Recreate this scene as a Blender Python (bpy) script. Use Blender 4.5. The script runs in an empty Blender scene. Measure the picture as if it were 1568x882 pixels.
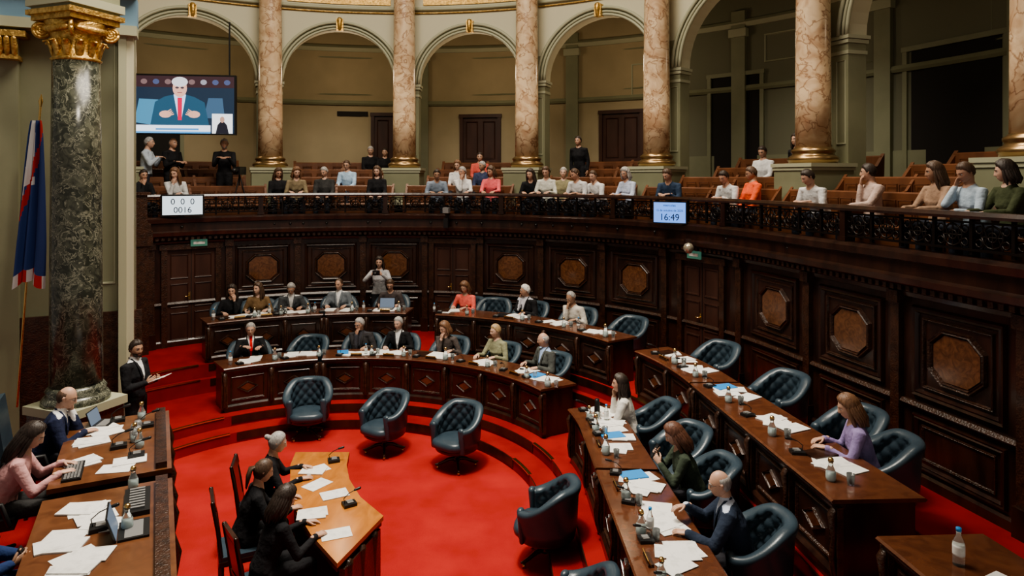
import bpy, bmesh, math, random
import numpy as np
from mathutils import Vector, Matrix
sin,cos,pi=math.sin,math.cos,math.pi
rnd=random.Random(7)
R=pi/180
CX,CY=-2.7,8.7
EYE=4.35
ZI,ZO=.34,.85      # inner / outer tier floor
def S0(r): return float(np.interp(r,[3.65,5.15,6.9],[88,84,76]))
def P(r,s,z=0.):
    s0=S0(r); a=min(s,s0)*R
    x=CX+r*sin(a); y=CY+r*cos(a)
    if s>s0:
        d=(s-s0)*.12; x+=cos(s0*R)*d; y-=sin(s0*R)*d
    return (x,y,z)
def OA(r,s): return min(s,S0(r))
def FM(r,s,z=0.):
    """frame: X tangent, Y towards the middle of the hall, Z up"""
    a=OA(r,s)*R; p=P(r,s,z)
    t=(-cos(a),sin(a)); n=(-sin(a),-cos(a))
    return np.array([[t[0],n[0],0,p[0]],[t[1],n[1],0,p[1]],[0,0,1,p[2]],[0,0,0,1.]])
def TM(x,y,z,h=0,sc=1.):
    """local +Y faces heading h (deg, clockwise from world +Y)"""
    a=-h*R
    return np.array([[cos(a)*sc,-sin(a)*sc,0,x],[sin(a)*sc,cos(a)*sc,0,y],[0,0,sc,z],[0,0,0,1.]])
def unit(v):
    v=np.asarray(v,float); n=np.linalg.norm(v); return v/n if n>1e-9 else v
# ---------------------------------------------------------------- mesh builder
class MB:
    def __init__(s): s.v=[];s.n=0;s.f=[];s.m=[];s.s=[];s.mats=[]
    def mi(s,mat):
        if mat not in s.mats: s.mats.append(mat)
        return s.mats.index(mat)
    def add(s,vs,fs,mat,smooth=False,M=None):
        vs=np.asarray(vs,float).reshape(-1,3)
        if M is not None: vs=vs@M[:3,:3].T+M[:3,3]
        o=s.n; s.v.append(vs); s.n+=len(vs)
        s.f+= [tuple(i+o for i in f) for f in fs]
        if isinstance(mat,(list,np.ndarray)): s.m+=list(mat)
        else: s.m+=[s.mi(mat)]*len(fs)
        s.s+=[smooth]*len(fs)
    def box(s,c,d,mat,M=None,rz=0,rx=0):
        x,y,z=d[0]/2,d[1]/2,d[2]/2
        v=np.array([(-x,-y,-z),(x,-y,-z),(x,y,-z),(-x,y,-z),(-x,-y,z),(x,-y,z),(x,y,z),(-x,y,z)])
        if rx:
            c1,s1=cos(rx*R),sin(rx*R); v=v@np.array([[1,0,0],[0,c1,-s1],[0,s1,c1]]).T
        if rz:
            c1,s1=cos(rz*R),sin(rz*R); v=v@np.array([[c1,-s1,0],[s1,c1,0],[0,0,1]]).T
        s.add(v+np.array(c),[(0,3,2,1),(4,5,6,7),(0,1,5,4),(1,2,6,5),(2,3,7,6),(3,0,4,7)],mat,False,M)
    def strip(s,prof,s0,s1,mat,n=None,smooth=False):
        """sweep a closed (r,z) profile along the hall curve"""
        if n is None: n=max(1,int(math.ceil((s1-s0)/2.)))
        k=len(prof); vs=[];fs=[]
        for i in range(n+1):
            q=s0+(s1-s0)*i/n
            for (r,z) in prof: vs.append(P(r,q,z))
        for i in range(n):
            for j in range(k):
                a=i*k+j;b=i*k+(j+1)%k
                fs.append((a,b,b+k,a+k))
        fs.append(tuple(range(k))[::-1]); fs.append(tuple(n*k+j for j in range(k)))
        s.add(vs,fs,mat,smooth)
    def tube(s,pts,rad,mat,seg=8,side=None,rnd_ends=True,smooth=True,M=None):
        v,f=tubegeo(pts,rad,seg,side,rnd_ends); s.add(v,f,mat,smooth,M)
    def lathe(s,prof,mat,seg=24,M=None,smooth=True):
        vs=[];fs=[];k=len(prof)
        for i in range(seg):
            a=2*pi*i/seg
            for (r,z) in prof: vs.append((r*cos(a),r*sin(a),z))
        for i in range(seg):
            for j in range(k-1):
                a=i*k+j;b=((i+1)%seg)*k+j
                fs.append((a,b,b+1,a+1))
        fs.append(tuple(i*k for i in range(seg))[::-1]); fs.append(tuple(i*k+k-1 for i in range(seg)))
        s.add(vs,fs,mat,smooth,M)
    def poly(s,pts,z0,z1,mat,M=None):
        n=len(pts)
        v=[(p[0],p[1],z0) for p in pts]+[(p[0],p[1],z1) for p in pts]
        f=[tuple(range(n))[::-1],tuple(range(n,2*n))]+[(i,(i+1)%n,n+(i+1)%n,n+i) for i in range(n)]
        s.add(v,f,mat,False,M)
    def frame(s,poly,w,d,mat,M,base=0.):
        """raised moulding following a polygon (x,z) on a panel"""
        P2=np.array(poly,float); c=(P2.max(0)+P2.min(0))/2; h=(P2.max(0)-P2.min(0))/2
        vs=[];k=len(poly)
        for (o,y) in ((0,base),(w*.2,base+d),(w*.5,base+d*.75),(w*.7,base+d),(w,base+.002)):
            q=c+(P2-c)*((h-o)/h)
            vs+= [(a,y,b) for a,b in q]
        fs=[(j*k+i,j*k+(i+1)%k,(j+1)*k+(i+1)%k,(j+1)*k+i) for j in range(4) for i in range(k)]
        s.add(vs,fs,mat,False,M)
    def obj(s,name,recalc=True):
        me=bpy.data.meshes.new(name)
        V=np.concatenate(s.v)
        me.from_pydata(V.tolist(),[],s.f)
        for m in s.mats: me.materials.append(m)
        me.polygons.foreach_set('material_index',s.m)
        me.polygons.foreach_set('use_smooth',s.s)
        if recalc:
            bm=bmesh.new(); bm.from_mesh(me); bmesh.ops.recalc_face_normals(bm,faces=bm.faces); bm.to_mesh(me); bm.free()
        me.update()
        o=bpy.data.objects.new(name,me); bpy.context.scene.collection.objects.link(o)
        return o
def tubegeo(pts,rad,seg=8,side=None,rnd_ends=True):
    pts=[np.asarray(p,float) for p in pts]
    rad=[(a,a) if not hasattr(a,'__len__') else tuple(a) for a in rad]
    if rnd_ends:
        t0=unit(pts[0]-pts[1]); t1=unit(pts[-1]-pts[-2])
        r0=min(rad[0]); r1=min(rad[-1])
        pre=[(pts[0]+t0*r0*b,(rad[0][0]*a,rad[0][1]*a)) for a,b in ((.35,.94),(.72,.7),(.93,.36))]
        post=[(pts[-1]+t1*r1*b,(rad[-1][0]*a,rad[-1][1]*a)) for a,b in ((.93,.36),(.72,.7),(.35,.94))]
        pts=[p for p,_ in pre]+pts+[p for p,_ in post]; rad=[q for _,q in pre]+rad+[q for _,q in post]
    n=len(pts); vs=[]; u=None
    A=np.arange(seg)*2*pi/seg; ca=np.cos(A)[:,None]; sa=np.sin(A)[:,None]
    for i in range(n):
        t=unit(pts[min(i+1,n-1)]-pts[max(i-1,0)])
        if side is not None: u0=np.asarray(side,float)
        elif u is None: u0=np.array([1.,0,0]) if abs(t[0])<.8 else np.array([0,1.,0])
        else: u0=u
        u=unit(u0-t*np.dot(u0,t)); w=np.cross(t,u)
        vs.append(pts[i]+rad[i][0]*ca*u+rad[i][1]*sa*w)
    fs=[(i*seg+j,i*seg+(j+1)%seg,(i+1)*seg+(j+1)%seg,(i+1)*seg+j) for i in range(n-1) for j in range(seg)]
    fs.append(tuple(range(seg))[::-1]); fs.append(tuple((n-1)*seg+j for j in range(seg)))
    return np.concatenate(vs),fs
# ---------------------------------------------------------------- materials
def newmat(name):
    m=bpy.data.materials.new(name); m.use_nodes=True
    return m,m.node_tree.nodes,m.node_tree.links,m.node_tree.nodes['Principled BSDF']
def mk(name,c,rough=.5,metal=0.,c2=None,scale=8.,bump=0.,bscale=40.,stretch=(1,1,1),lo=.35,hi=.65,coat=0.,detail=4.,dist=0.,emit=None,estr=0.,spec=.5,bd=.02):
    m,N,L,b=newmat(name)
    b.inputs['Roughness'].default_value=rough; b.inputs['Metallic'].default_value=metal
    b.inputs['Specular IOR Level'].default_value=spec
    b.inputs['Base Color'].default_value=(*c,1)
    if coat: b.inputs['Coat Weight'].default_value=coat; b.inputs['Coat Roughness'].default_value=.15
    if emit: b.inputs['Emission Color'].default_value=(*emit,1); b.inputs['Emission Strength'].default_value=estr
    if c2 or bump:
        g=N.new('ShaderNodeNewGeometry'); mp=N.new('ShaderNodeMapping'); mp.inputs['Scale'].default_value=stretch
        L.new(g.outputs['Position'],mp.inputs['Vector'])
    if c2:
        n=N.new('ShaderNodeTexNoise'); n.inputs['Scale'].default_value=scale; n.inputs['Detail'].default_value=detail; n.inputs['Distortion'].default_value=dist
        L.new(mp.outputs[0],n.inputs['Vector'])
        r=N.new('ShaderNodeValToRGB'); r.color_ramp.elements[0].position=lo; r.color_ramp.elements[1].position=hi
        r.color_ramp.elements[0].color=(*c,1); r.color_ramp.elements[1].color=(*c2,1)
        L.new(n.outputs['Fac'],r.inputs['Fac']); L.new(r.outputs['Color'],b.inputs['Base Color'])
    if bump:
        n2=N.new('ShaderNodeTexNoise'); n2.inputs['Scale'].default_value=bscale; n2.inputs['Detail'].default_value=3
        L.new(mp.outputs[0],n2.inputs['Vector'])
        bp=N.new('ShaderNodeBump'); bp.inputs['Strength'].default_value=bump; bp.inputs['Distance'].default_value=bd
        L.new(n2.outputs['Fac'],bp.inputs['Height']); L.new(bp.outputs['Normal'],b.inputs['Normal'])
    return m
def marble(name,c1,c2,c3,rough=.18,vs=3.,ns=5.,vw=.05):
    m,N,L,b=newmat(name); b.inputs['Roughness'].default_value=rough
    g=N.new('ShaderNodeNewGeometry')
    n=N.new('ShaderNodeTexNoise'); n.inputs['Scale'].default_value=ns; n.inputs['Detail'].default_value=8; n.inputs['Distortion'].default_value=1.2
    L.new(g.outputs['Position'],n.inputs['Vector'])
    mx=N.new('ShaderNodeVectorMath'); mx.operation='MULTIPLY_ADD'; L.new(n.outputs['Color'],mx.inputs[0]); mx.inputs[1].default_value=(.6,.6,.6)
    L.new(g.outputs['Position'],mx.inputs[2])
    v=N.new('ShaderNodeTexVoronoi'); v.feature='DISTANCE_TO_EDGE'; v.inputs['Scale'].default_value=vs; L.new(mx.outputs[0],v.inputs['Vector'])
    r=N.new('ShaderNodeValToRGB'); e=r.color_ramp.elements; e[0].position=.42; e[0].color=(*c1,1); e[1].position=.68; e[1].color=(*c2,1)
    L.new(n.outputs['Fac'],r.inputs['Fac'])
    r2=N.new('ShaderNodeValToRGB'); r2.color_ramp.elements[0].position=.0; r2.color_ramp.elements[0].color=(.85,.85,.85,1); r2.color_ramp.elements[1].position=vw; r2.color_ramp.elements[1].color=(0,0,0,1)
    L.new(v.outputs['Distance'],r2.inputs['Fac'])
    mm=N.new('ShaderNodeMix'); mm.data_type='RGBA'; L.new(r2.outputs['Color'],mm.inputs[0]); L.new(r.outputs['Color'],mm.inputs[6]); mm.inputs[7].default_value=(*c3,1)
    L.new(mm.outputs[2],b.inputs['Base Color'])
    return m
CARPET=mk('red_carpet',(.34,.024,.022),.95,c2=(.45,.038,.034),scale=1.6,bump=.35,bscale=160,spec=.1,lo=.3,hi=.7,detail=8)
CARPET2=mk('red_carpet_dark',(.23,.014,.013),.95,c2=(.31,.021,.019),scale=2,bump=.35,bscale=160,spec=.1,detail=8)
MAHO=mk('mahogany_dark',(.018,.0075,.005),.30,c2=(.044,.017,.010),scale=7,stretch=(1,1,.25),coat=.4,bump=.05,bscale=60,detail=8)
MAHO2=mk('mahogany_carved',(.026,.011,.006),.33,c2=(.062,.025,.013),scale=12,coat=.35,bump=.6,bscale=45)
VENEER=mk('burl_veneer',(.09,.036,.016),.2,c2=(.18,.075,.032),scale=9,coat=.6,dist=2.,detail=8)
DESKTOP=mk('desk_top_wood',(.085,.030,.015),.25,c2=(.13,.047,.022),scale=7,coat=.5,dist=1.)
ORANGE=mk('polished_orange_wood',(.38,.14,.03),.2,c2=(.53,.21,.05),scale=5,stretch=(1,.4,1),coat=.5,dist=1.)
ROSTW=mk('rostrum_top_wood',(.11,.042,.018),.28,c2=(.17,.07,.03),scale=5,coat=.4,dist=1.)
BENCH=mk('bench_wood',(.11,.042,.018),.4,c2=(.16,.062,.027),scale=5,stretch=(1,1,.3))
IRON=mk('wrought_iron',(.018,.013,.011),.35,metal=.5)
CREAMM=marble('cream_marble',(.66,.51,.34),(.46,.30,.18),(.25,.13,.07),.25,2.6,3.2,.06)
GREENM=marble('green_marble',(.030,.034,.026),(.11,.115,.085),(.30,.30,.23),.25,4.,9.,.05)
PAINT=mk('olive_paint',(.21,.215,.135),.6,c2=(.24,.245,.155),scale=2)
PAINTL=mk('pale_green_moulding',(.38,.385,.27),.5)
CREAMP=mk('cream_paint',(.52,.50,.36),.55)
WALLB=mk('corridor_wall',(.34,.28,.17),.7,c2=(.38,.31,.19),scale=1.5)
WALLG=mk('corridor_wall_green',(.16,.16,.105),.7)
GOLD=mk('gilding',(.75,.5,.18),.38,metal=.8,c2=(.42,.26,.08),scale=20,bump=.6,bscale=40)
BRASS=mk('brass',(.75,.52,.22),.25,metal=1.)
BRONZE=mk('bronze_base',(.30,.20,.10),.3,metal=.85)
LEATHER=mk('blue_leather',(.034,.056,.076),.36,c2=(.044,.069,.091),scale=6,bump=.08,bscale=120,coat=.12)
BLACK=mk('black_plastic',(.012,.012,.013),.4)
GREY=mk('grey_plastic',(.2,.2,.2),.4)
PAPER=mk('paper',(.74,.74,.72),.8,c2=(.58,.58,.57),scale=14,lo=.5,hi=.75)
BOOKB=mk('blue_folder',(.03,.25,.6),.5)
DARK=mk('dark_opening',(.012,.010,.008),.8)
DOORW=mk('door_wood',(.045,.019,.013),.4,c2=(.07,.03,.02),scale=4,stretch=(1,1,.3))
GLASS,_N,_L,_b=newmat('clear_glass'); _b.inputs['Transmission Weight'].default_value=.9; _b.inputs['Roughness'].default_value=.03; _b.inputs['Base Color'].default_value=(.9,.95,.95,1); _b.inputs['IOR'].default_value=1.3
WATER=mk('water',(.5,.6,.6),.05)
def emi(name,c,st): return mk(name,(c[0]*.2,c[1]*.2,c[2]*.2),.4,emit=c,estr=st)
_cl={}
def cloth(c):
    k=tuple(round(a,3) for a in c)
    if k not in _cl:
        _cl[k]=mk('fabric_%d'%len(_cl),k,.85,c2=tuple(min(1,a*1.3+.004) for a in k),scale=7,bump=.75,bscale=9,spec=.2,bd=.035)
    return _cl[k]
_sk={}
def skinm(c):
    if c not in _sk: _sk[c]=mk('skin_%d'%len(_sk),c,.5,c2=tuple(a*.9 for a in c),scale=25)
    return _sk[c]
_hr={}
def hairm(c):
    if c not in _hr: _hr[c]=mk('hair_%d'%len(_hr),c,.5,c2=tuple(min(1,a*1.7+.01) for a in c),scale=60,stretch=(1,1,.25),bump=.5,bscale=90,bd=.006)
    return _hr[c]
LIP=mk('lips',(.42,.17,.14),.5); EYEW=mk('eye_white',(.6,.58,.55),.2); EYED=mk('eye_dark',(.02,.012,.008),.1)
SHOE=mk('shoe_leather',(.015,.013,.012),.3)
# ---------------------------------------------------------------- people
def ss(a,b,x): t=np.clip((x-a)/(b-a),0,1); return t*t*(3-2*t)
_hg={}
def headgeo(nu,nv):
    if (nu,nv) in _hg: return _hg[(nu,nv)]
    t=-pi+2*pi*np.arange(nu)/nu; a=t-.42*np.sin(t)
    ph=pi*(np.arange(nv+1)+.0)/nv; ph[0]=.02; ph[-1]=pi-.02
    A,PH=np.meshgrid(a,ph)
    dx=np.sin(PH)*np.sin(A); dy=np.sin(PH)*np.cos(A); dz=np.cos(PH)
    x=.076*dx; y=.096*dy; z=.118*dz
    low=np.clip(-z/.118,0,1)
    x=x*(1-.22*low**1.5)*(1+.04*np.clip(z/.118,0,1))
    y=np.where(y<0,y*(1-.42*low),y*(1+.36*low**2))
    skull=np.stack([x,y,z],-1).reshape(-1,3).copy()
    fr=ss(.02,.06,y)
    G=lambda cx,cz,wx,wz: np.exp(-((np.abs(x)-cx)/wx)**2-((z-cz)/wz)**2)
    yy=y.copy()
    nose=np.interp(z,[-.05,-.042,-.034,-.028,.0,.022,.04],[0,.25,1,.98,.55,.22,0])
    yy+=fr*.024*np.exp(-(x/(.009+.006*np.clip(-z/.035,0,1)))**2)*nose
    yy-=fr*.009*G(.031,.006,.017,.013)
    yy+=fr*.005*G(.028,.028,.026,.007)
    yy+=fr*.004*G(.045,-.025,.018,.02)
    yy+=fr*.007*np.exp(-(x/.024)**2)*(np.exp(-((z+.061)/.006)**2)+np.exp(-((z+.074)/.006)**2))
    yy-=fr*.004*np.exp(-(x/.026)**2-((z+.0675)/.003)**2)
    yy+=fr*.010*np.exp(-(x/.024)**2-((z+.1)/.014)**2)
    V=np.stack([x,yy,z],-1).reshape(-1,3)
    F=[]
    for i in range(nv):
        for j in range(nu):
            F.append((i*nu+j,i*nu+(j+1)%nu,(i+1)*nu+(j+1)%nu,(i+1)*nu+j))
    F.append(tuple(range(nu))); F.append(tuple(nv*nu+j for j in range(nu)))
    cen=np.array([V[list(f)].mean(0) for f in F])
    lip=(np.abs(cen[:,0])<.021)&(np.abs(cen[:,2]+.0675)<.0105-.18*np.abs(cen[:,0]))&(cen[:,1]>.05)
    _hg[(nu,nv)]=(V,F,lip,skull); return _hg[(nu,nv)]
HL={'short':([0,40,62,76,95,115,180],[.070,.062,.034,-.012,-.02,-.055,-.085]),
    'reced':([0,30,45,62,76,95,115,180],[.1,.088,.085,.034,-.012,-.02,-.055,-.085]),
    'bald':([0,70,84,95,115,180],[.3,.3,.02,-.02,-.055,-.085]),
    'long':([0,35,55,75,95,180],[.072,.060,.028,-.03,-.08,-.095])}
HL['bun']=HL['long'];HL['pony']=HL['long'];HL['bob']=HL['long']
def add_head(mb,M,skin,hair,style,near,glasses,seed,beard=False):
    nu,nv=(52,40) if near else (34,28)
    V,F,lip,sk=headgeo(nu,nv)
    a,b=mb.mi(skin),mb.mi(LIP)
    mb.add(V,F,[b if l else a for l in lip],True,M)
    for sx in (-1,1):
        mb.lathe([(.001,-.012),(.008,-.009),(.0115,-.003),(.0115,.003),(.008,.009),(.001,.012)],EYEW,10,M@np.array([[1,0,0,sx*.031],[0,1,0,.0750],[0,0,.8,.005],[0,0,0,1.]]))
        mb.tube([(sx*.031,.083,.005),(sx*.031,.0872,.005)],[.0058,.004],EYED,8,M=M,rnd_ends=False)
        mb.tube([(sx*.014,.095,.024),(sx*.031,.0955,.030),(sx*.050,.081,.025)],[.003,.0042,.0025],hair,6,side=(0,0,1),M=M)
        mb.tube([(sx*.072,.004,-.028),(sx*.079,-.004,-.016),(sx*.084,-.010,.006),(sx*.083,-.006,.022),(sx*.075,.004,.022)],[(.008,.005),(.012,.006),(.014,.006),(.011,.005),(.006,.004)],skin,8,side=(0,1,0),M=M)
        if glasses:
            pts=[(sx*(.031+.021*cos(t)),.099,.004+.015*sin(t)) for t in np.linspace(0,2*pi,11)]
            mb.tube(pts,[.0016]*11,BLACK,5,M=M,rnd_ends=False)
            mb.tube([(sx*.052,.098,.008),(sx*.078,.0,.012)],[.0016]*2,BLACK,5,M=M)
    rs=np.random.RandomState(seed)
    T={'short':.013,'reced':.010,'bald':.006,'long':.022,'bun':.012,'pony':.012,'bob':.024}[style]
    az=np.degrees(np.abs(np.arctan2(sk[:,0],sk[:,1])))
    h=np.interp(az,*HL[style]); z=sk[:,2]
    n=sk/np.array([.075**2,.096**2,.118**2]); n/=np.linalg.norm(n,axis=1)[:,None]
    th=T*ss(0,.03,z-h)+.0015
    if style=='bald': th=th*ss(.075,.03,z)-.002*(z>.06)
    th=th+T*.22*np.sin(az*.35+z*90+seed)*ss(0,.03,z-h)
    HV=sk+n*th[:,None]
    keep=z>h-.004
    if style=='bald': keep&=z<.075
    mb.add(HV,[f for f in F[:-1] if all(keep[i] for i in f)],hair,True,M)
    if beard:
        kb=(az<80)&(z<-.045)
        BV=V+n*(.004*ss(-.045,-.07,z))[:,None]
        ok=kb&~((np.abs(V[:,0])<.022)&(np.abs(z+.067)<.008))
        mb.add(BV,[f for f in F if all(ok[i] for i in f)],hair,True,M)
    if style in('long','bob'):
        L=rs.uniform(.2,.29) if style=='long' else .15
        for k in range(17):
            aa=(78+204*k/16.)*R
            x0,y0=.078*sin(aa),.095*cos(aa)
            w=rs.uniform(-.012,.012)
            l=L*rs.uniform(.9,1.08)
            yb=-.045 if cos(aa)<0 else -.0
            pts=[(x0*.85,y0*.8,.055),(x0*1.12,y0*1.1,.0),(x0*1.2+w*.4,y0*1.05+yb*.2,-.07),(x0*1.22+w,y0*1.0+yb*.6,-.07-(l-.07)*.55),(x0*1.1-w,y0*.9+yb*.6,-l)]
            mb.tube(pts,[.016,.02,.023,.021,.009],hair,7,M=M)
    if style=='bun':
        mb.tube([(0,-.095,.035),(0,-.135,.045)],[.034,.03],hair,10,M=M)
    if style=='pony':
        for k in range(6):
            w=(k-2.5)*.012
            mb.tube([(w*.4,-.09,.03),(w,-.135,.0),(w*1.2,-.13,-.09),(w*.7,-.11,-.2)],[.014,.02,.02,.006],hair,7,M=M)
def add_hand(mb,W,d,nrm,side,skin,curl,M,sc=1.,seg=6):
    """W wrist, d fingers direction, nrm back-of-hand normal, side +1 right"""
    d=unit(d); nrm=unit(np.asarray(nrm)-d*np.dot(nrm,d)); lat=np.cross(d,nrm)*side
    W=np.asarray(W,float)
    mb.tube([W-d*.05,W,W+d*.03*sc,W+d*.08*sc],[(.023,.020),(.025,.019),(.035*sc,.017*sc),(.038*sc,.014*sc)],skin,10,side=lat,M=M)
    for i,(o,l,r) in enumerate(((-.029,.066,.0085),(-.0095,.075,.0088),(.0095,.070,.0085),(.028,.054,.0075))):
        p=W+d*.082*sc+lat*o*sc; pts=[p-d*.02]; dd=unit(d+lat*o*2.2)
        pts.append(p)
        c=curl*(.8+.12*i)
        for k in range(3):
            ang=c*(.5,.8,.6)[k]
            dd=unit(dd*cos(ang)-nrm*sin(ang))
            p=p+dd*l*sc*(.42,.32,.26)[k]; pts.append(p)
        mb.tube(pts,[r*sc,r*sc*1.05,r*sc,r*.92*sc,r*.75*sc],skin,seg,side=lat,M=M)
    b=W+d*.022*sc-lat*.022*sc
    d1=unit(d*.75-lat*.75-nrm*.25); p1=b+d1*.036*sc; d2=unit(d*1.-lat*.35-nrm*.35*(1+curl)); p2=p1+d2*.03*sc; p3=p2+unit(d*1.-nrm*.4*curl)*.022*sc
    mb.tube([b,p1,p2,p3],[.0135*sc,.0105*sc,.0095*sc,.0075*sc],skin,seg,M=M)
def remesh(prims,vox):
    vs=[];fs=[];o=0
    for p in prims:
        v,f=tubegeo(p[0],p[1],12,p[2],True); vs.append(v); fs+=[tuple(i+o for i in q) for q in f]; o+=len(v)
    me=bpy.data.meshes.new('tmp'); me.from_pydata(np.concatenate(vs).tolist(),[],fs)
    ob=bpy.data.objects.new('tmp',me); bpy.context.scene.collection.objects.link(ob)
    m=ob.modifiers.new('r','REMESH'); m.mode='VOXEL'; m.voxel_size=vox
    m2=ob.modifiers.new('s','SMOOTH'); m2.factor=.5; m2.iterations=4
    dg=bpy.context.evaluated_depsgraph_get(); ev=ob.evaluated_get(dg); em=ev.to_mesh()
    n=len(em.vertices); V=np.zeros(n*3); em.vertices.foreach_get('co',V); V=V.reshape(-1,3)
    F=[tuple(p.vertices) for p in em.polygons]
    ev.to_mesh_clear(); bpy.data.objects.remove(ob,do_unlink=True); bpy.data.meshes.remove(me)
    return V,F
def pick_tag(C,prims):
    best=np.full(len(C),1e9); tag=np.zeros(len(C),int)
    for k,p in enumerate(prims):
        pts=[np.asarray(q,float) for q in p[0]]; rr=[(np.mean(q) if hasattr(q,'__len__') else q) for q in p[1]]
        for i in range(len(pts)-1):
            a,b=pts[i],pts[i+1]; ab=b-a; t=np.clip(((C-a)@ab)/max(1e-9,ab@ab),0,1)
            dd=np.linalg.norm(C-(a+t[:,None]*ab),axis=1)/(rr[i]+(rr[i+1]-rr[i])*t)
            m=dd<best; best[m]=dd[m]; tag[m]=k
    return tag
SK=[(.50,.29,.20),(.56,.345,.25),(.40,.235,.155),(.60,.385,.29)]
HB=(.02,.012,.008); HBR=(.055,.030,.017); HG=(.25,.24,.23); HW=(.50,.49,.47); HBL=(.28,.19,.10); HA=(.12,.06,.03)
SEED=[0]
def person(name,x,y,z,h,pose='sit',lean=8,top=(.02,.02,.025),bot=(.02,.02,.025),shirt=None,tie=None,hair=HB,style='short',
           look=(0,0),hr=None,hl=None,sk=0,fem=False,near=False,glasses=False,sc=1.,curl=.5,short=False,twist=0,seatz=.45,beard=False,hold=None,bulk=None):
    SEED[0]+=1; seed=SEED[0]
    if bulk is None: bulk=.96+.16*((seed*37)%10)/10.
    skin=skinm(SK[sk]); hm=hairm(hair); TOP=cloth(top); BOT=cloth(bot)
    st=pose=='stand'
    pel=np.array([0,0,.95 if st else seatz+.09]); L=lean*R; tw=twist*R
    def T(px,py,pz):
        py2=py*cos(L)+pz*sin(L); pz2=-py*sin(L)+pz*cos(L)
        px3=px*cos(tw)+py2*sin(tw); py3=-px*sin(tw)+py2*cos(tw)
        return pel+np.array([px3,py3,pz2])
    X=unit(T(1,0,0)-T(0,0,0))
    f=(.9 if fem else 1.); k=.010 if shirt is not None else .003
    sh=.185*f; b=bulk
    prims=[([T(0,0,-.07),T(0,0,.02),T(0,.0,.15),T(0,.012,.30),T(0,.0,.41),T(0,-.008,.475),T(0,-.012,.53)],
            [(.14*f,.11),(.165,(.122+k)*b),(.142*f*b+k,.108*b+k),(.172*f*b+k,.124*b+k),(.172*f+k,.102+k),(.12*f+k,.08+k),(.062,.06)],X,'top')]
    if fem:
        for sx in(-1,1): prims.append(([T(sx*.062,.06,.31),T(sx*.062,.088,.285)],[.058,.045],X,'top'))
    hands=[]
    base={'sit':[(.2,.34,.80),(-.2,.34,.80)],'stand':[(.23,.03,.82),(-.23,.03,.82)]}[pose]
    if hr is None: hr=base[0]
    if hl is None: hl=base[1]
    for sx,Wt in ((1,hr),(-1,hl)):
        S=T(sx*sh,-.005,.435)
        if isinstance(Wt,str):
            if Wt=='chin': Wt=T(sx*.035,.11,.50)+np.array([0,.02,0]); dirn=np.array([-sx*.25,.05,1]); nn=np.array([sx*.5,.9,0])
            elif Wt=='face': Wt=T(sx*.10,.09,.52); dirn=np.array([-sx*.35,-.1,1]); nn=np.array([sx*1.,.3,0])
        else:
            Wt=np.array(Wt,float); dirn=None; nn=None
        l1,l2=.285,.25
        v=Wt-S; dd=np.linalg.norm(v)
        if dd>l1+l2-.01: Wt=S+v/dd*(l1+l2-.01); v=Wt-S; dd=np.linalg.norm(v)
        dd=max(dd,.12)
        a=(l1*l1-l2*l2+dd*dd)/(2*dd); hh=math.sqrt(max(0,l1*l1-a*a)); u=v/dd
        hint=np.array([sx*.5,-.4,-1.]) if not st else np.array([sx*.5,-1.,-.3])
        hint=unit(hint-u*np.dot(hint,u)); E=S+u*a+hint*hh
        fd=unit(Wt-E)
        if dirn is None:
            if st and Wt[2]<pel[2]: dirn=fd; nn=np.array([sx*1.,0,0])
            else: dirn=unit(np.array([fd[0],fd[1],fd[2]*.2-.12])); nn=np.array([sx*.15,0,1.])
            if hold and Wt[2]>pel[2]+.1: dirn=unit(fd+np.array([-sx*.3,.2,.2])); nn=np.array([sx*1.,.3,-.2])
        prims.append(([T(sx*.07,-.005,.43),S,(S+E)/2,E],[.072*f+k,.068*f+k,.056*f+k,.048*f+k],None,'top'))
        e2=Wt-fd*.015
        prims.append(([E,E+(e2-E)*.35,e2],[.048*f+k,.045*f+k,.032+k] if not short else [.043,.04,.026],None,'top' if not short else 'skin'))
        hands.append((Wt,dirn,nn,sx))
    for sx in (-1,1):
        hp=pel+np.array([sx*.085,.02,-.03])
        if st: kn=np.array([sx*.1,.03,.50]); an=np.array([sx*.11,-.01,.09])
        else:
            kn=np.array([sx*.13,.43,seatz+.055]); an=np.array([sx*.13,.44,.09])
        prims.append(([pel+np.array([sx*.05,0,0]),hp,(hp+kn)/2,kn],[.10,.098,.084,.066],None,'bot'))
        prims.append(([kn,kn+(an-kn)*.35,an],[.066,.062,.050],None,'bot'))
        prims.append(([an+np.array([0,-.05,-.042]),an+np.array([0,.05,-.045]),an+np.array([sx*.01,.16,-.055])],[(.038,.042),(.042,.04),(.034,.028)],(1,0,0),'shoe'))
    V,F=remesh(prims,.0105 if near else .017)
    C=np.array([V[list(q)].mean(0) for q in F])
    tg=pick_tag(C,prims)
    mb=MB(); tags=[p[3] for p in prims]
    idx={'top':mb.mi(TOP),'bot':mb.mi(BOT),'shoe':mb.mi(SHOE),'skin':mb.mi(skin)}
    mm=np.array([idx[tags[t]] for t in tg])
    D=C-pel; c1,s1=cos(tw),sin(tw)
    xl=D[:,0]*c1-D[:,1]*s1; yl=D[:,0]*s1+D[:,1]*c1
    y2=yl*cos(L)-D[:,2]*sin(L); z2=yl*sin(L)+D[:,2]*cos(L)
    if st:
        body=(tg==0)|(mm==idx['bot'])
        hem=-.10 if shirt is not None else -.02
        mm[body&(z2<hem)]=idx['bot']; mm[body&(z2>=hem)]=idx['top']
    istop=mm==idx['top']
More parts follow.
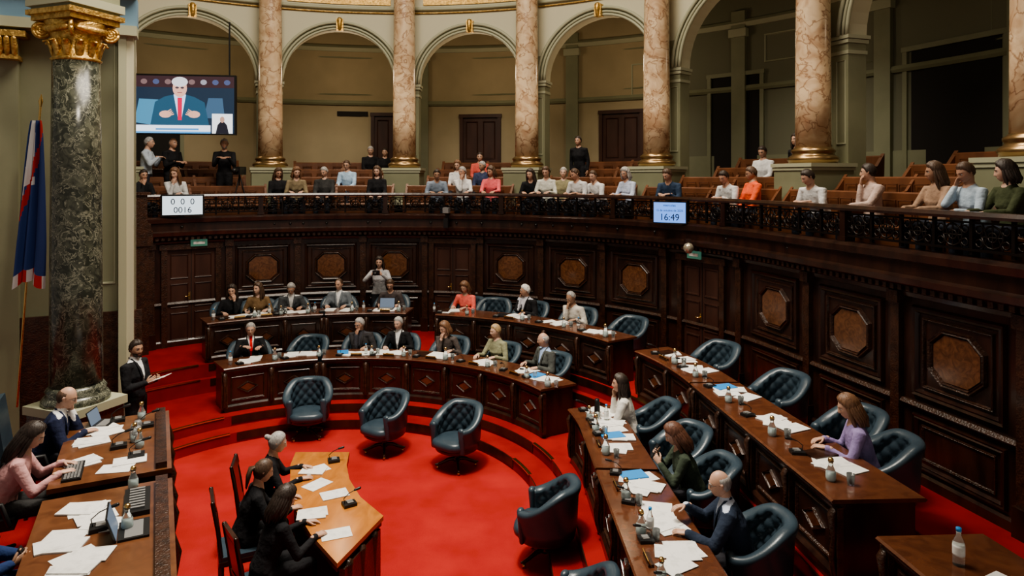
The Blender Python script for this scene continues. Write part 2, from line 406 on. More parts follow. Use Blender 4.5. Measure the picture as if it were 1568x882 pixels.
    if shirt is not None:
        sm=mb.mi(cloth(shirt)); reg=istop&(y2>.02)&(z2>.12)&(np.abs(xl)<(z2-.12)*.18+.004); mm[reg]=sm
        reg=istop&(z2>.50); mm[reg]=sm
        if tie is not None:
            reg=istop&(y2>.02)&(z2>.14)&(np.abs(xl)<.022); mm[reg]=mb.mi(cloth(tie))
    else:
        reg=istop&(((z2>.49)&(y2>-.02)&(np.abs(xl)<(z2-.47)*1.3))|(z2>.525)); mm[reg]=idx['skin']
    mb.add(V,F,mm.tolist(),True)
    if shirt is not None:
        for sx in (-1,1):
            mb.tube([T(sx*.008,.128*b,.13),T(sx*.040,.150*b,.29),T(sx*.058,.122,.40),T(sx*.066,.072,.475),T(sx*.058,.0,.525),T(sx*.03,-.06,.54)],[(.010,.006),(.022,.008),(.024,.009),(.02,.012),(.014,.014),(.012,.012)],TOP,8,side=X)
    yaw,pit=look[0]*R+tw*.8,look[1]*R+L*.35
    hc=T(0,0,.53)+np.array([0,.025+.05*sin(L),.135])
    cy,sy=cos(-yaw),sin(-yaw); cp,sp=cos(-pit),sin(-pit)
    Rz=np.array([[cy,-sy,0],[sy,cy,0],[0,0,1]]); Rx=np.array([[1,0,0],[0,cp,-sp],[0,sp,cp]])
    MH=np.eye(4); MH[:3,:3]=Rz@Rx; MH[:3,3]=hc
    add_head(mb,MH,skin,hm,style,near,glasses,seed,beard)
    nb=MH[:3,:3]@np.array([0,-.022,-.055])+hc
    mb.tube([T(0,-.012,.46),T(0,-.014,.53),nb],[.062,.054,.05],skin,12)
    for Wt,dn,nn,sx in hands:
        add_hand(mb,Wt,dn,nn,sx,skin,curl if not hold else 1.0,None,seg=7 if near else 5)
    if hold=='phone':
        p=hands[0][0]+unit(hands[0][1])*.09
        mb.box(p+np.array([-.02,.0,.0]),(.075,.012,.15),BLACK,rx=30)
    if hold=='camera':
        p=(hands[0][0]+hands[1][0])/2+np.array([0,.08,.05]); mb.box(p,(.15,.08,.1),BLACK); mb.tube([p,p+np.array([0,.15,0])],[.045,.04],BLACK,12)
    if hold=='paper':
        p=(hands[0][0]+hands[1][0])/2+np.array([0,.09,.03]); mb.box(p,(.21,.29,.006),PAPER,rx=20)
    ob=mb.obj(name,False)
    ob.matrix_world=Matrix(TM(x,y,z,h,sc).tolist())
    return ob
def atrow(name,r,s,z,dh=0,**k):
    x,y,_=P(r,s); return person(name,x,y,z,OA(r,s)+180+dh,**k)
WH=(.62,.62,.62); BK=(.012,.012,.014); GRS=(.06,.065,.07)
SO=6.12
atrow('senator_woman_in_black',SO,-30,ZO,top=BK,hair=HB,style='long',fem=True,look=(20,5),hl='chin',lean=10,sk=1)
atrow('senator_woman_in_tan_jacket',SO,-25,ZO,top=(.16,.10,.05),hair=HBR,style='long',fem=True,look=(35,0),lean=8,sk=3,dh=12)
atrow('senator_man_in_grey_suit',SO,-19,ZO,top=GRS,shirt=(.5,.5,.5),hair=HG,style='short',look=(10,25),lean=18,hr=(.08,.34,.8))
atrow('senator_man_in_light_grey_suit',SO,-9.6,ZO,top=(.14,.16,.18),shirt=WH,hair=HBR,style='reced',look=(15,5),sk=1,lean=4,dh=8)
atrow('senator_with_laptop',SO,.8,ZO,top=(.06,.05,.05),hair=HBR,style='short',look=(0,20),lean=12,sk=1)
atrow('senator_woman_in_coral_blazer',SO,16.6,ZO,top=(.72,.15,.12),hair=HA,style='bob',fem=True,look=(10,22),lean=14,sk=1,hl=(-.1,.4,.8))
atrow('senator_man_in_black_suit',SO,30,ZO,top=BK,shirt=(.5,.5,.55),hair=HW,style='short',look=(35,5),hr='face',lean=10,dh=15)
atrow('senator_man_in_white_shirt',SO,40.5,ZO,top=(.5,.47,.42),hair=HG,style='reced',look=(10,18),hr='chin',lean=18,sk=2)
atrow('photographer_woman_standing',6.5,-2.2,ZO,pose='stand',top=(.36,.36,.37),bot=(.03,.03,.035),hair=HB,style='long',fem=True,hold='camera',hr=(.12,.3,1.38),hl=(-.1,.32,1.38),look=(0,5),lean=0,sk=1)
SI=4.6
atrow('senator_man_in_red_tie',SI,-28.5,ZI,top=BK,shirt=WH,tie=(.6,.02,.02),hair=HG,style='short',look=(10,0),glasses=True,near=True,hr=(.16,.36,.95),hl=(-.14,.38,.92),lean=10,sk=1)
atrow('senator_man_in_dark_jacket',SI,-2.6,ZI,top=(.035,.033,.035),shirt=(.05,.05,.06),hair=HG,style='short',look=(25,8),hr='chin',glasses=True,near=True,lean=14,dh=10)
atrow('senator_woman_in_black_and_white',SI,6.5,ZI,top=BK,shirt=WH,hair=HG,style='short',look=(15,5),fem=True,near=True,lean=8,sk=3)
atrow('senator_woman_with_curly_hair',SI,19,ZI,top=(.08,.065,.06),hair=HA,style='bob',look=(25,15),fem=True,near=True,lean=18,sk=1,hr='chin')
atrow('senator_woman_in_olive_top',SI,32.5,ZI,top=(.22,.22,.14),hair=HBL,style='short',look=(20,5),fem=True,near=True,lean=8,hr=(.15,.42,.8),sk=3,dh=10)
atrow('senator_bald_man_in_grey_suit',SI,46.5,ZI,top=(.07,.075,.07),shirt=(.3,.4,.6),hair=HG,style='bald',look=(35,8),near=True,lean=8,sk=1,dh=14,bulk=1.12)
person('senator_woman_in_white_blouse',1.62,9.3,ZI,285,top=(.62,.60,.56),bot=(.02,.02,.02),hair=HB,style='long',fem=True,look=(-10,-2),hr='chin',near=True,lean=12,sk=1,hl=(-.12,.40,.8))
person('senator_woman_in_green_jacket',2.02,7.55,ZI,270,top=(.045,.06,.042),hair=(.085,.035,.02),style='long',fem=True,look=(5,22),near=True,lean=20,sk=1,hold='phone',hr=(.08,.40,.92),hl=(-.08,.40,.88))
person('senator_bald_man_in_navy_suit',2.1,6.25,ZI,285,top=(.022,.032,.055),shirt=(.45,.5,.6),hair=HG,style='bald',look=(-5,8),near=True,lean=16,sk=1,hr=(.1,.5,.9),glasses=True,hl=(-.22,.48,.8),bulk=1.12)
person('senator_woman_in_lilac_sweater',3.58,6.85,ZO,285,top=(.24,.19,.36),hair=HA,style='long',fem=True,look=(0,15),near=True,lean=16,sk=1,hr=(.12,.40,.8),hl=(-.14,.42,.8))
person('witness_woman_with_bun',-2.98,8.1,0,72,top=BK,bot=BK,hair=HG,style='bun',fem=True,look=(0,10),near=True,lean=16,hr=(.2,.46,.8),hl=(-.16,.48,.8),sk=1)
person('witness_woman_with_short_hair',-2.87,7.28,0,62,top=BK,bot=BK,hair=HBR,style='pony',fem=True,look=(0,14),near=True,lean=18,hr=(.2,.46,.8),hl=(-.12,.50,.8),sk=1)
person('witness_woman_with_long_hair',-2.42,6.62,0,50,top=BK,bot=BK,hair=HB,style='long',fem=True,look=(0,18),near=True,lean=20,hr=(.2,.46,.8),hl=(-.14,.50,.8),sk=1)
RO=np.array([-4.2,8.27]); RU=np.array([.461,-.888]); RN=np.array([-.888,-.461])
def RP(u,n): q=RO+RU*u+RN*n; return q[0],q[1]
RZ=.75; RH=math.degrees(math.atan2(-RN[0],-RN[1]))
x,y=RP(.28,1.24); person('secretary_bald_man_in_navy_suit',x,y,RZ,RH,top=(.015,.02,.05),shirt=WH,hair=HBR,style='bald',look=(10,12),near=True,lean=24,sk=1,hl='face',glasses=True,hr=(.15,.45,.8),bulk=1.12)
x,y=RP(1.42,1.42); person('president_woman_in_pink_blazer',x,y,RZ,RH,top=(.52,.29,.29),bot=(.03,.03,.03),hair=HB,style='long',fem=True,look=(10,20),near=True,lean=26,sk=3,hr=(.14,.52,.8),hl=(-.14,.52,.8))
x,y=RP(2.95,1.38); person('clerk_man_in_blue_suit',x,y,RZ,RH+5,top=(.02,.04,.12),bot=(.02,.04,.10),shirt=WH,hair=HB,style='short',look=(0,25),near=True,lean=8,sk=2,hold='phone',hr=(.08,.34,.72),hl=(-.10,.36,.70))
person('aide_man_standing',-5.28,9.55,ZI,95,pose='stand',top=BK,bot=BK,shirt=WH,hair=HB,style='short',look=(25,5),near=True,lean=0,sk=2,hold='paper',hr=(.12,.25,1.18),hl=(-.08,.28,1.18),beard=True)
W2=(.55,.55,.55)
aud=[(-37.5,0,W2,HA,'long',1),(-43,0,BK,HB,'short',0),(-21,0,BK,HBR,'long',1),(-17.9,0,(.2,.16,.1),HA,'bob',1),(-13.0,0,(.04,.04,.04),HG,'short',0),(-3.6,0,BK,HBR,'long',1),
 (7.4,0,(.2,.24,.3),HB,'short',0),(12.2,0,W2,HG,'short',1),(17.8,0,(.6,.12,.13),HBR,'bob',1),(25.6,0,BK,HB,'long',1),(28.5,0,(.5,.5,.45),HBR,'short',1),(31.6,0,(.22,.2,.12),HG,'short',0),
 (35.2,0,W2,HBR,'short',0),(38.9,0,W2,HBR,'short',0),(44.6,0,(.45,.5,.62),HG,'bob',1),(52.6,0,(.03,.05,.09),HBR,'short',0),(64.3,0,W2,HB,'short',0),(67.6,0,(.7,.12,.05),HBR,'short',0),
 (80.3,0,W2,HB,'short',0),(88.7,0,(.50,.38,.33),HB,'short',0),(97.4,0,(.30,.2,.14),HBR,'long',1),(101.3,0,(.38,.46,.54),HBR,'short',1),(104.8,0,(.05,.06,.03),HB,'bob',1),
 (-9.3,1,(.35,.48,.62),HBR,'short',0),(10,1,W2,HA,'bob',1),(14.5,1,(.04,.05,.1),HG,'short',0),(11.6,2,(.5,.1,.08),HB,'short',0),
 (-6.8,3,BK,HG,'short',0),(-4.6,3,BK,HB,'short',0),(57,2,W2,HB,'short',0),(98,3,(.25,.18,.14),HB,'short',0)]
ROWR=[7.32,7.98,9.28,10.2]; ROWZ=[3.3,3.5,3.7,3.9]
for i,(s,row,c,hc,stl,fm) in enumerate(aud):
    rr=random.Random(i*3+1)
    near=s>60
    if row==0:
        m=rr.randint(0,3)
        kw=dict(lean=rr.choice([8,18,26]),hr=(.14,.44,.74),hl=(-.12,.46,.74))
        if m==1: kw['hr']='chin'
        if m==2: kw.update(lean=2,hr=(.12,.34,.62),hl=(-.12,.34,.62))
    else: kw=dict(lean=4,hr=(.12,.34,.62),hl=(-.12,.34,.62))
    if abs(s-88.7)<1: kw=dict(lean=6,hr='chin',hl=(-.16,.46,.74))
    if abs(s-101.3)<1: kw=dict(lean=14,hr='face',hl=(-.16,.46,.74))
    if abs(s-80.3)<1 or abs(s-64.3)<1 or abs(s-52.6)<1: kw=dict(lean=30,hr=(.1,.46,.76),hl=(-.1,.46,.76))
    atrow('gallery_visitor_woman' if fm else 'gallery_visitor_man',ROWR[row],s,ROWZ[row],dh=rr.uniform(-18,18),top=c,bot=(.03,.035,.05),hair=hc,style=stl,fem=bool(fm),look=(rr.uniform(-15,40),rr.uniform(0,22)),sk=rr.randint(0,3),near=near,sc=.93 if near else rr.uniform(.93,1.0),short=(c==W2 and rr.random()<.4),glasses=rr.random()<.2,**kw)
atrow('journalist_man_standing',8.3,-40.3,3.5,pose='stand',dh=-60,top=(.42,.48,.55),bot=(.03,.03,.04),hair=HG,style='short',lean=5,hr=(.1,.3,1.3),hl=(-.1,.3,1.3),sk=1)
atrow('camera_operator_standing',8.3,-36.8,3.5,pose='stand',dh=-30,top=BK,bot=BK,hair=HG,style='bald',lean=5,hr=(.1,.3,1.2),hl=(-.1,.3,1.2))
atrow('camera_operator_standing',8.0,-29.2,3.5,pose='stand',dh=10,top=BK,bot=BK,hair=HG,style='short',lean=5,hr=(.1,.3,1.3),hl=(-.1,.3,1.3),beard=True)
atrow('gallery_guard_standing',8.95,29,3.7,pose='stand',top=BK,bot=BK,hair=HB,style='short',sc=.95)
atrow('gallery_guard_standing',9.2,62.5,3.5,pose='stand',top=BK,bot=BK,hair=HB,style='long',fem=True,sc=.97)
atrow('gallery_guard_standing',9.4,66.5,3.5,pose='stand',top=(.4,.4,.42),bot=BK,hair=HB,style='short',sc=.93)
# ---------------------------------------------------------------- tub chair
def tomesh(mb,name):
    o=mb.obj(name); me=o.data; bpy.data.objects.remove(o); return me
def chair_mesh():
    mb=MB(); n=84
    vs=[];fs=[]; ni=22
    for i in range(n+1):
        t=-1+2*i/n; phi=t*128*R
        at=abs(t)
        h=.90-.24*ss(.30,.95,at)
        ri,ro=.275,.345
        prof=[(ri+.03,.34),(ro-.02,.32),(ro+.005,.45),(ro+.02,h-.12),(ro+.045,h-.05),(ro+.05,h-.015),(ro+.035,h+.012),(ro+.0,h+.022),(ri+.01,h+.005),(ri-.012,h-.03)]
        L=phi*.275
        for k in range(ni):
            q=k/(ni-1); z=(h-.05)*(1-q)+.40*q
            u=L/.15; w=(z-.05)/.17
            d=.030*math.sqrt(abs(sin(pi*(u+w))*sin(pi*(u-w))))*min(1,(1-at)*10)*min(1,4*(1-q)+.2)
            prof.append((ri+.012-d,z))
        flare=1+.05*at
        for (r,z) in prof: vs.append((r*sin(phi)*flare,-r*cos(phi)*1.03,z))
    k=len(prof)
    for i in range(n):
        for j in range(k):
            a=i*k+j;b=i*k+(j+1)%k; fs.append((a,b,b+k,a+k))
    fs.append(tuple(range(k))); fs.append(tuple(n*k+j for j in range(k)))
    mb.add(vs,fs,LEATHER,True)
    for sx in(-1,1):
        phi=sx*128*R; cx,cy=.325*sin(phi)*1.05,-.325*cos(phi)*1.03
        mb.tube([(cx,cy,.33),(cx,cy+.01,.5),(cx,cy+.015,.655)],[(.046,.03),(.046,.034),(.058,.044)],LEATHER,14,side=(1,0,0))
    cs=[];nn=36
    for (q,z) in ((.90,.33),(1.,.36),(1.03,.40),(1.0,.445),(.9,.468),(.6,.482),(.25,.487),(.02,.488)):
        for j in range(nn):
            a=2*pi*j/nn; c,s_=cos(a),sin(a)
            e=.62; X=.285*math.copysign(abs(c)**e,c); Y=.30*math.copysign(abs(s_)**e,s_)+.04
            if s_<0: X=.285*c; Y=.27*s_+.04
            cs.append((X*q,Y*q,z))
    cf=[(i*nn+j,i*nn+(j+1)%nn,(i+1)*nn+(j+1)%nn,(i+1)*nn+j) for i in range(7) for j in range(nn)]
    cf.append(tuple(7*nn+j for j in range(nn))); cf.append(tuple(range(nn)))
    mb.add(cs,cf,LEATHER,True)
    mb.lathe([(.02,.26),(.27,.27),(.32,.30),(.325,.345),(.30,.36),(.02,.36)],MAHO,28)
    mb.lathe([(.02,.09),(.05,.10),(.055,.13),(.035,.16),(.045,.2),(.06,.235),(.05,.27),(.02,.27)],MAHO,16)
    for k2 in range(4):
        a=(45+90*k2)*R; c,s_=cos(a),sin(a)
        pt=[(c*q,s_*q,z) for q,z in ((.02,.135),(.12,.13),(.22,.085),(.29,.06),(.315,.065))]
        mb.tube(pt,[(.028,.03),(.026,.028),(.022,.022),(.022,.02),(.014,.014)],MAHO,8)
        mb.lathe([(.005,-.022),(.018,-.016),(.022,0),(.018,.016),(.005,.022)],BRASS,10,np.array([[1,0,0,c*.285],[0,1,0,s_*.285],[0,0,1,.023],[0,0,0,1.]]))
    return tomesh(mb,'leather_tub_chair')
CH=chair_mesh()
def inst(me,name,x,y,z,h=0,sc=1.):
    o=bpy.data.objects.new(name,me); bpy.context.scene.collection.objects.link(o)
    o.matrix_world=Matrix(TM(x,y,z,h,sc).tolist()); return o
def chr_at(x,y,z,h): inst(CH,'leather_tub_chair',x,y,z,h)
for s in (-30,-24.6,-19,-9.6,.8,16.6,22,30,40.5,51.5,72,86.7,98.3):
    x,y,_=P(6.14,s); chr_at(x,y,ZO,OA(6.1,s)+180+rnd.uniform(-12,12))
chr_at(3.68,6.85,ZO,285)
for s in (-28.5,-15.5,-2.6,6.5,19,32.5,46.5):
    x,y,_=P(4.62,s); chr_at(x,y,ZI,OA(4.6,s)+180+(25 if s==-15.5 else rnd.uniform(-6,6)))
for x,y,h in ((1.93,9.42,270),(2.08,8.45,250),(2.12,7.52,270),(2.2,6.28,280)): chr_at(x,y,ZI,h)
for x,y,h in ((-3.42,11.45,170),(-2.02,10.8,215),(-.83,10.25,215),(.38,7.75,285),(.55,6.0,300)): chr_at(x,y,0,h)
def wchair():
    mb=MB()
    mb.box((0,0,.44),(.44,.44,.06),LEATHER); mb.box((0,0,.40),(.46,.46,.05),MAHO)
    for sx in(-1,1):
        mb.tube([(sx*.2,.2,.4),(sx*.2,.21,.0)],[.022,.016],MAHO,8)
        mb.tube([(sx*.2,-.2,.0),(sx*.2,-.2,.42),(sx*.2,-.24,.75),(sx*.19,-.29,1.03)],[.018,.022,.02,.018],MAHO,8)
    mb.box((0,-.275,.99),(.40,.035,.10),MAHO,rx=12); mb.box((0,-.215,.56),(.38,.03,.05),MAHO,rx=8); mb.box((0,-.245,.77),(.26,.025,.38),MAHO,rx=9)
    return tomesh(mb,'wooden_side_chair')
WC=wchair()
for x,y,h in ((-2.98,8.06,75),(-2.87,7.24,64),(-2.42,6.58,52)): inst(WC,'wooden_side_chair',x,y,0,h)
# ---------------------------------------------------------------- floor and tiers
mb=MB(); mb.poly([(-9,-.5),(8,-.5),(8,18),(-9,18)],-.05,0,CARPET); mb.obj('floor')
mb=MB()
for r0,r1,z0,z1 in ((3.08,7.0,0,.17),(3.42,7.0,.17,ZI),(4.98,7.0,ZI,.6),(5.10,7.0,.6,ZO)):
    mb.strip([(r0,z0+.001),(r0,z1),(r1,z1),(r1,z0+.001)],-76,140,CARPET2)
mb.obj('floor_tiers')
mb=MB()
for r0,z1 in ((3.08,.17),(3.42,ZI),(4.98,.6),(5.1,ZO)):
    for a,b in ((-36,62),(74,140)): mb.strip([(r0-.012,z1-.13),(r0-.012,z1-.005),(r0+.001,z1-.005),(r0+.001,z1-.13)],a,b,MAHO)
    for a,b in ((-72,-38),(62,73)): mb.strip([(r0-.015,z1-.012),(r0-.015,z1+.006),(r0+.035,z1+.006),(r0+.035,z1-.012)],a,b,BRASS)
mb.obj('trim_steps')
# ---------------------------------------------------------------- curved desks
def desk(r0,r1,s0,s1,z,name='senate_desk'):
    mb=MB(); T=z+.76
    mb.strip([(r0-.05,T-.035),(r0-.06,T-.015),(r0-.045,T),(r1+.03,T),(r1+.045,T-.015),(r1+.03,T-.035)],s0-.3,s1+.3,DESKTOP)
    mb.strip([(r0-.02,T-.10),(r0-.04,T-.06),(r0-.035,T-.034),(r0+.06,T-.034),(r0+.06,T-.10)],s0,s1,MAHO2)
    mb.strip([(r0+.02,z+.0),(r0+.02,T-.05),(r0+.055,T-.05),(r0+.055,z+.0)],s0,s1,MAHO)
    mb.strip([(r0-.02,z+.001),(r0-.02,z+.09),(r0+.0,z+.12),(r0+.03,z+.12),(r0+.03,z+.001)],s0,s1,MAHO)
    mb.strip([(r1-.06,T-.12),(r1-.06,T-.034),(r1-.03,T-.034),(r1-.03,T-.12)],s0,s1,MAHO)
    L=0;q=s0;tab=[(s0,0.)]
    while q<s1:
        a=P(r0,q);q2=min(s1,q+.5);b=P(r0,q2);L+=math.hypot(a[0]-b[0],a[1]-b[1]);tab.append((q2,L));q=q2
    n=max(1,round(L/.8)); S=lambda l: float(np.interp(l,[t[1] for t in tab],[t[0] for t in tab]))
    for i in range(n+1):
        M=FM(r0,S(L*i/n),z); w=.07
        mb.box((0,.0,.38),(w*1.5,.05,.62),MAHO2,M)
        mb.tube([(0,.03,.10),(0,.05,.25),(0,.03,.42),(0,.05,.62),(0,.03,.66)],[(.035,.02),(.03,.022),(.022,.02),(.04,.035),(.04,.02)],MAHO2,8,side=(1,0,0),M=M)
        a=S(max(0,L*i/n-.02)); b=S(min(L,L*i/n+.025))
        if i==n: a=S(L-.045)
        if i==0: b=S(.045)
        if i in (0,n): mb.strip([(r0+.05,z),(r0+.05,T-.034),(r1-.02,T-.034),(r1-.02,z)],a,b,MAHO,n=1)
    for i in range(n):
        M=FM(r0+.02,S(L*(i+.5)/n),z); hw=L/n/2-.10
        mb.frame([(-hw,.17),(hw,.17),(hw,.60),(-hw,.60)],.035,.022,MAHO2,M)
        d=min(.18,hw*.6)
        mb.frame([(-d,.385),(0,.28),(d,.385),(0,.49)],.03,.022,MAHO2,M)
        mb.add([(-d*.7,.012,.385),(0,.012,.315),(d*.7,.012,.385),(0,.012,.455)],[(0,1,2,3)],DESKTOP,False,M)
    mb.obj(name)
for s0,s1 in ((-36,-12.6),(-11.6,6),(13.5,57.5),(66,84.5),(85.5,112.5),(118,130)): desk(5.15,5.70,s0,s1,ZO)
for s0,s1 in ((-37,-12.8),(-11,60.5),(76,97.5),(98.6,126)): desk(3.65,4.22,s0,s1,ZI)
# ---------------------------------------------------------------- things on desks
mb=MB(); mb.lathe([(.002,.0),(.04,.002),(.047,.03),(.045,.09),(.022,.14),(.02,.17),(.028,.185)],GLASS,16); mb.lathe([(.002,.17),(.022,.17),(.026,.2),(.018,.215),(.002,.217)],BRASS,14)
mb.lathe([(.002,.004),(.036,.006),(.041,.03),(.039,.08),(.002,.081)],WATER,14); CA=tomesh(mb,'water_carafe')
mb=MB(); mb.lathe([(.002,0),(.03,.0),(.036,.1),(.033,.1),(.028,.01),(.002,.01)],GLASS,14); TU=tomesh(mb,'drinking_glass')
mb=MB(); mb.poly([(-.05,-.07),(.05,-.07),(.06,.06),(-.06,.06)],0,.03,BLACK); mb.box((0,-.01,.036),(.07,.06,.012),GREY)
mb.tube([(0,.04,.03),(0,.05,.08),(0,.0,.12),(0,-.06,.14)],[.004]*4,BLACK,6); mb.tube([(0,-.06,.14),(0,-.11,.15)],[.012,.014],BLACK,8); MI=tomesh(mb,'desk_microphone')
mb=MB(); mb.box((0,0,.009),(.32,.22,.018),BLACK); mb.box((0,0,.019),(.28,.13,.002),GREY); mb.box((0,.155,.105),(.32,.012,.21),BLACK,rx=-18); mb.box((0,.148,.107),(.30,.004,.19),emi('laptop_screen',(.35,.45,.6),.3),rx=-18); LA=tomesh(mb,'laptop')
mb=MB(); mb.lathe([(.002,0),(.03,.0),(.032,.01),(.032,.13),(.013,.175),(.013,.2)],GLASS,16); mb.lathe([(.002,.2),(.015,.2),(.015,.22),(.002,.22)],BOOKB,12); mb.lathe([(.033,.06),(.0335,.07),(.0335,.11),(.033,.12)],PAPER,16); BO=tomesh(mb,'water_bottle')
mb=MB(); mb.box((0,0,.03),(.2,.06,.008),BRASS,rx=60); mb.box((0,-.01,.012),(.2,.05,.024),MAHO); NP=tomesh(mb,'name_plate')
mb=MB(); mb.lathe([(.002,0),(.036,.0),(.04,.06),(.038,.17),(.03,.2),(.03,.24),(.002,.24)],BLACK,16); TH_=tomesh(mb,'thermos_flask')
def papers(mb,cx,cy,z,h,n,spread=.22,depth=.1):
    M=TM(cx,cy,z,h)
    for i in range(n):
        t=rnd.uniform(.0015,.012) ; mb.box((rnd.uniform(-spread,spread),rnd.uniform(-depth,depth),.001+t/2+.0015*i),(.21,.297,t),PAPER,M,rz=rnd.uniform(-30,30))
def dress(r,s,z,n=3):
    T=z+.76; a=OA(r,s); q=rnd.random()
    mb=MB(); x,y,_=P(r+.02,s); papers(mb,x,y,T,a+180,n)
    if q<.4: mb.box((.25,.02,.012),(.2,.28,.02),BOOKB if q<.15 else (BLACK if q<.3 else MAHO),TM(x,y,T,a+180),rz=12)
    mb.obj('papers_on_desk')
    sp=.36/r/R if s<76 else 3.
    x,y,_=P(r-.16,s-sp*.8); inst(MI,'desk_microphone',x,y,T,a+rnd.uniform(-25,25))
    x,y,_=P(r-.18,s+sp*.9); inst(CA,'water_carafe',x,y,T,0,rnd.uniform(.85,1.1))
    x,y,_=P(r-.08,s+sp*1.15); inst(TU,'drinking_glass',x,y,T)
    if rnd.random()<.5: x,y,_=P(r-.22,s+sp*.1); inst(NP,'name_plate',x,y,T,a+180)
    if rnd.random()<.25: x,y,_=P(r-.1,s-sp*1.2); inst(BO,'water_bottle',x,y,T,0,rnd.uniform(.8,1.1))
for s in (-30,-24.6,-19,-9.6,.8,16.6,30,40.5,51.5): dress(5.44,s,ZO,3)
for s in (72,80,89,98,107): dress(5.44,s,ZO,4)
for s in (-28.5,-17,-2.6,6.5,19,32.5,46.5,55): dress(3.95,s,ZI,4)
for s in (80,86,92,101.5,107,113,119): dress(3.95,s,ZI,5)
x,y,_=P(5.5,.8); inst(LA,'laptop',x,y,ZO+.762,OA(5.4,1)); x,y,_=P(3.98,84); inst(BO,'water_bottle',x,y,ZI+.76); x,y,_=P(3.9,81.5); inst(TH_,'thermos_flask',x,y,ZI+.76)
x,y,_=P(5.35,121); inst(BO,'water_bottle',x,y,ZO+.76,0,1.2)
mb=MB(); x,y,_=P(5.42,123.5); papers(mb,x,y,ZO+.76,90,4,.25,.1); mb.obj('papers_on_desk')
# ---------------------------------------------------------------- witness table
fr=[(-2.12,8.9),(-2.06,8.5),(-1.93,8.1),(-1.70,7.65),(-1.36,7.22)]; bk=[(-1.62,6.33),(-2.02,6.85),(-2.36,7.4),(-2.6,8.0),(-2.76,8.5),(-2.82,8.9)]
mb=MB(); full=fr+bk; mb.poly(full,.725,.77,ORANGE)
cxy=np.mean(np.array(full),0)
mb.poly([tuple(cxy+(np.array(p)-cxy)*.97) for p in full],.66,.725,MAHO2)
fr2=[(p[0]-.05,p[1]-.04) for p in fr]; mb.poly(fr2+[(p[0]-.06,p[1]-.03) for p in fr2[::-1]],.0,.66,MAHO2)
for a,b in ((fr2[0],bk[-1]),(fr2[-1],bk[0])):
    a=np.array(a);b=np.array(b)+(-.0,.04); n=np.array([-(b-a)[1],(b-a)[0]]); n=unit(n)*.03
    e=b+(a-b)*.08
    mb.poly([tuple(a+n),tuple(e+n),tuple(e-n),tuple(a-n)],0,.66,MAHO2)
    for t in (.15,.5,.85):
        p=a+(e-a)*t; mb.tube([(p[0],p[1],.05),(p[0],p[1],.25),(p[0],p[1],.5),(p[0],p[1],.64)],[.05,.035,.05,.06],MAHO2,10)
mb.poly([(p[0]+.02,p[1]+.02) for p in fr2]+[(p[0]-.08,p[1]-.05) for p in fr2[::-1]],0,.1,MAHO)
mb.obj('witness_table')
mb=MB()
for x,y,h,n in ((-2.42,8.35,70,2),(-2.28,7.95,60,1),(-2.02,7.7,60,1),(-2.12,7.25,55,2),(-1.78,6.85,45,1)): papers(mb,x,y,.77,h,n,.03,.03)
mb.obj('papers_on_table')
inst(MI,'desk_microphone',-2.25,8.6,.77,250,1.1); inst(MI,'desk_microphone',-1.78,7.45,.77,240,1.1)
# ---------------------------------------------------------------- rostrum
MR=np.array([[RU[0],RN[0],0,RO[0]],[RU[1],RN[1],0,RO[1]],[0,0,1,0],[0,0,0,1.]])
def rbox(mb,u0,u1,n0,n1,z0,z1,mat): mb.box(((u0+u1)/2,(n0+n1)/2,(z0+z1)/2),(u1-u0,n1-n0,z1-z0),mat,MR)
mb=MB(); rbox(mb,-.5,5.5,.12,4.2,0,RZ,CARPET2); mb.obj('rostrum_platform')
for u0,u1 in ((0,1.78),(2.1,4.4)):
    mb=MB()
    rbox(mb,u0-.04,u1+.04,-.04,.98,RZ+.715,RZ+.76,ROSTW); rbox(mb,u0-.02,u1+.02,-.02,.1,RZ+.62,RZ+.715,MAHO2)
    rbox(mb,u0,u1,.02,.1,0,RZ+.62,MAHO2); rbox(mb,u0-.03,u1+.03,-.03,.11,0,.14,MAHO2)
    rbox(mb,u0,u0+.06,.1,.9,RZ,RZ+.715,MAHO); rbox(mb,u1-.06,u1,.1,.9,RZ,RZ+.715,MAHO)
    rbox(mb,u0-.02,u1+.02,-.035,-.02,RZ-.02,RZ+.05,MAHO)
    rbox(mb,u0+.0,u1-.0,.0,.10,RZ+.76,RZ+.82,MAHO2)
    k=3
    M2=MR@np.array([[1,0,0,0],[0,-1,0,.02],[0,0,1,0],[0,0,0,1.]])
    for i in range(k):
        a=u0+(u1-u0)*i/k+.06;b=u0+(u1-u0)*(i+1)/k-.06
        mb.frame([(a,.2),(b,.2),(b,.68),(a,.68)],.05,.03,MAHO2,M2); mb.frame([(a,.85),(b,.85),(b,1.33),(a,1.33)],.05,.03,MAHO2,M2)
    for i in range(k+1):
        a=u0+.03+(u1-u0-.06)*i/k
        mb.tube([(a,-.01,.12),(a,-.03,.4),(a,.0,.75),(a,-.05,1.2),(a,-.02,1.36)],[(.04,.03),(.035,.03),(.03,.02),(.045,.05),(.05,.03)],MAHO2,8,side=(1,0,0),M=MR)
    mb.obj('rostrum_desk')
mb=MB()
for u,n,c in ((.35,.6,4),(.75,.65,3),(1.25,.7,2),(1.5,.4,2),(2.5,.6,4),(2.9,.7,3),(3.3,.6,4),(2.7,.4,2)):
    x,y=RP(u,n); papers(mb,x,y,RZ+.76,RH,c,.14,.08)
mb.obj('papers_on_rostrum')
mb=MB()
mb.box((1.5,.8,RZ+.772),(.45,.16,.022),BLACK,MR)
for i in range(5):
    for j in range(13): mb.box((1.5-.2+.033*j,.8-.055+.027*i,RZ+.787),(.026,.02,.008),GREY,MR)
mb.obj('computer_keyboard')
mb=MB()
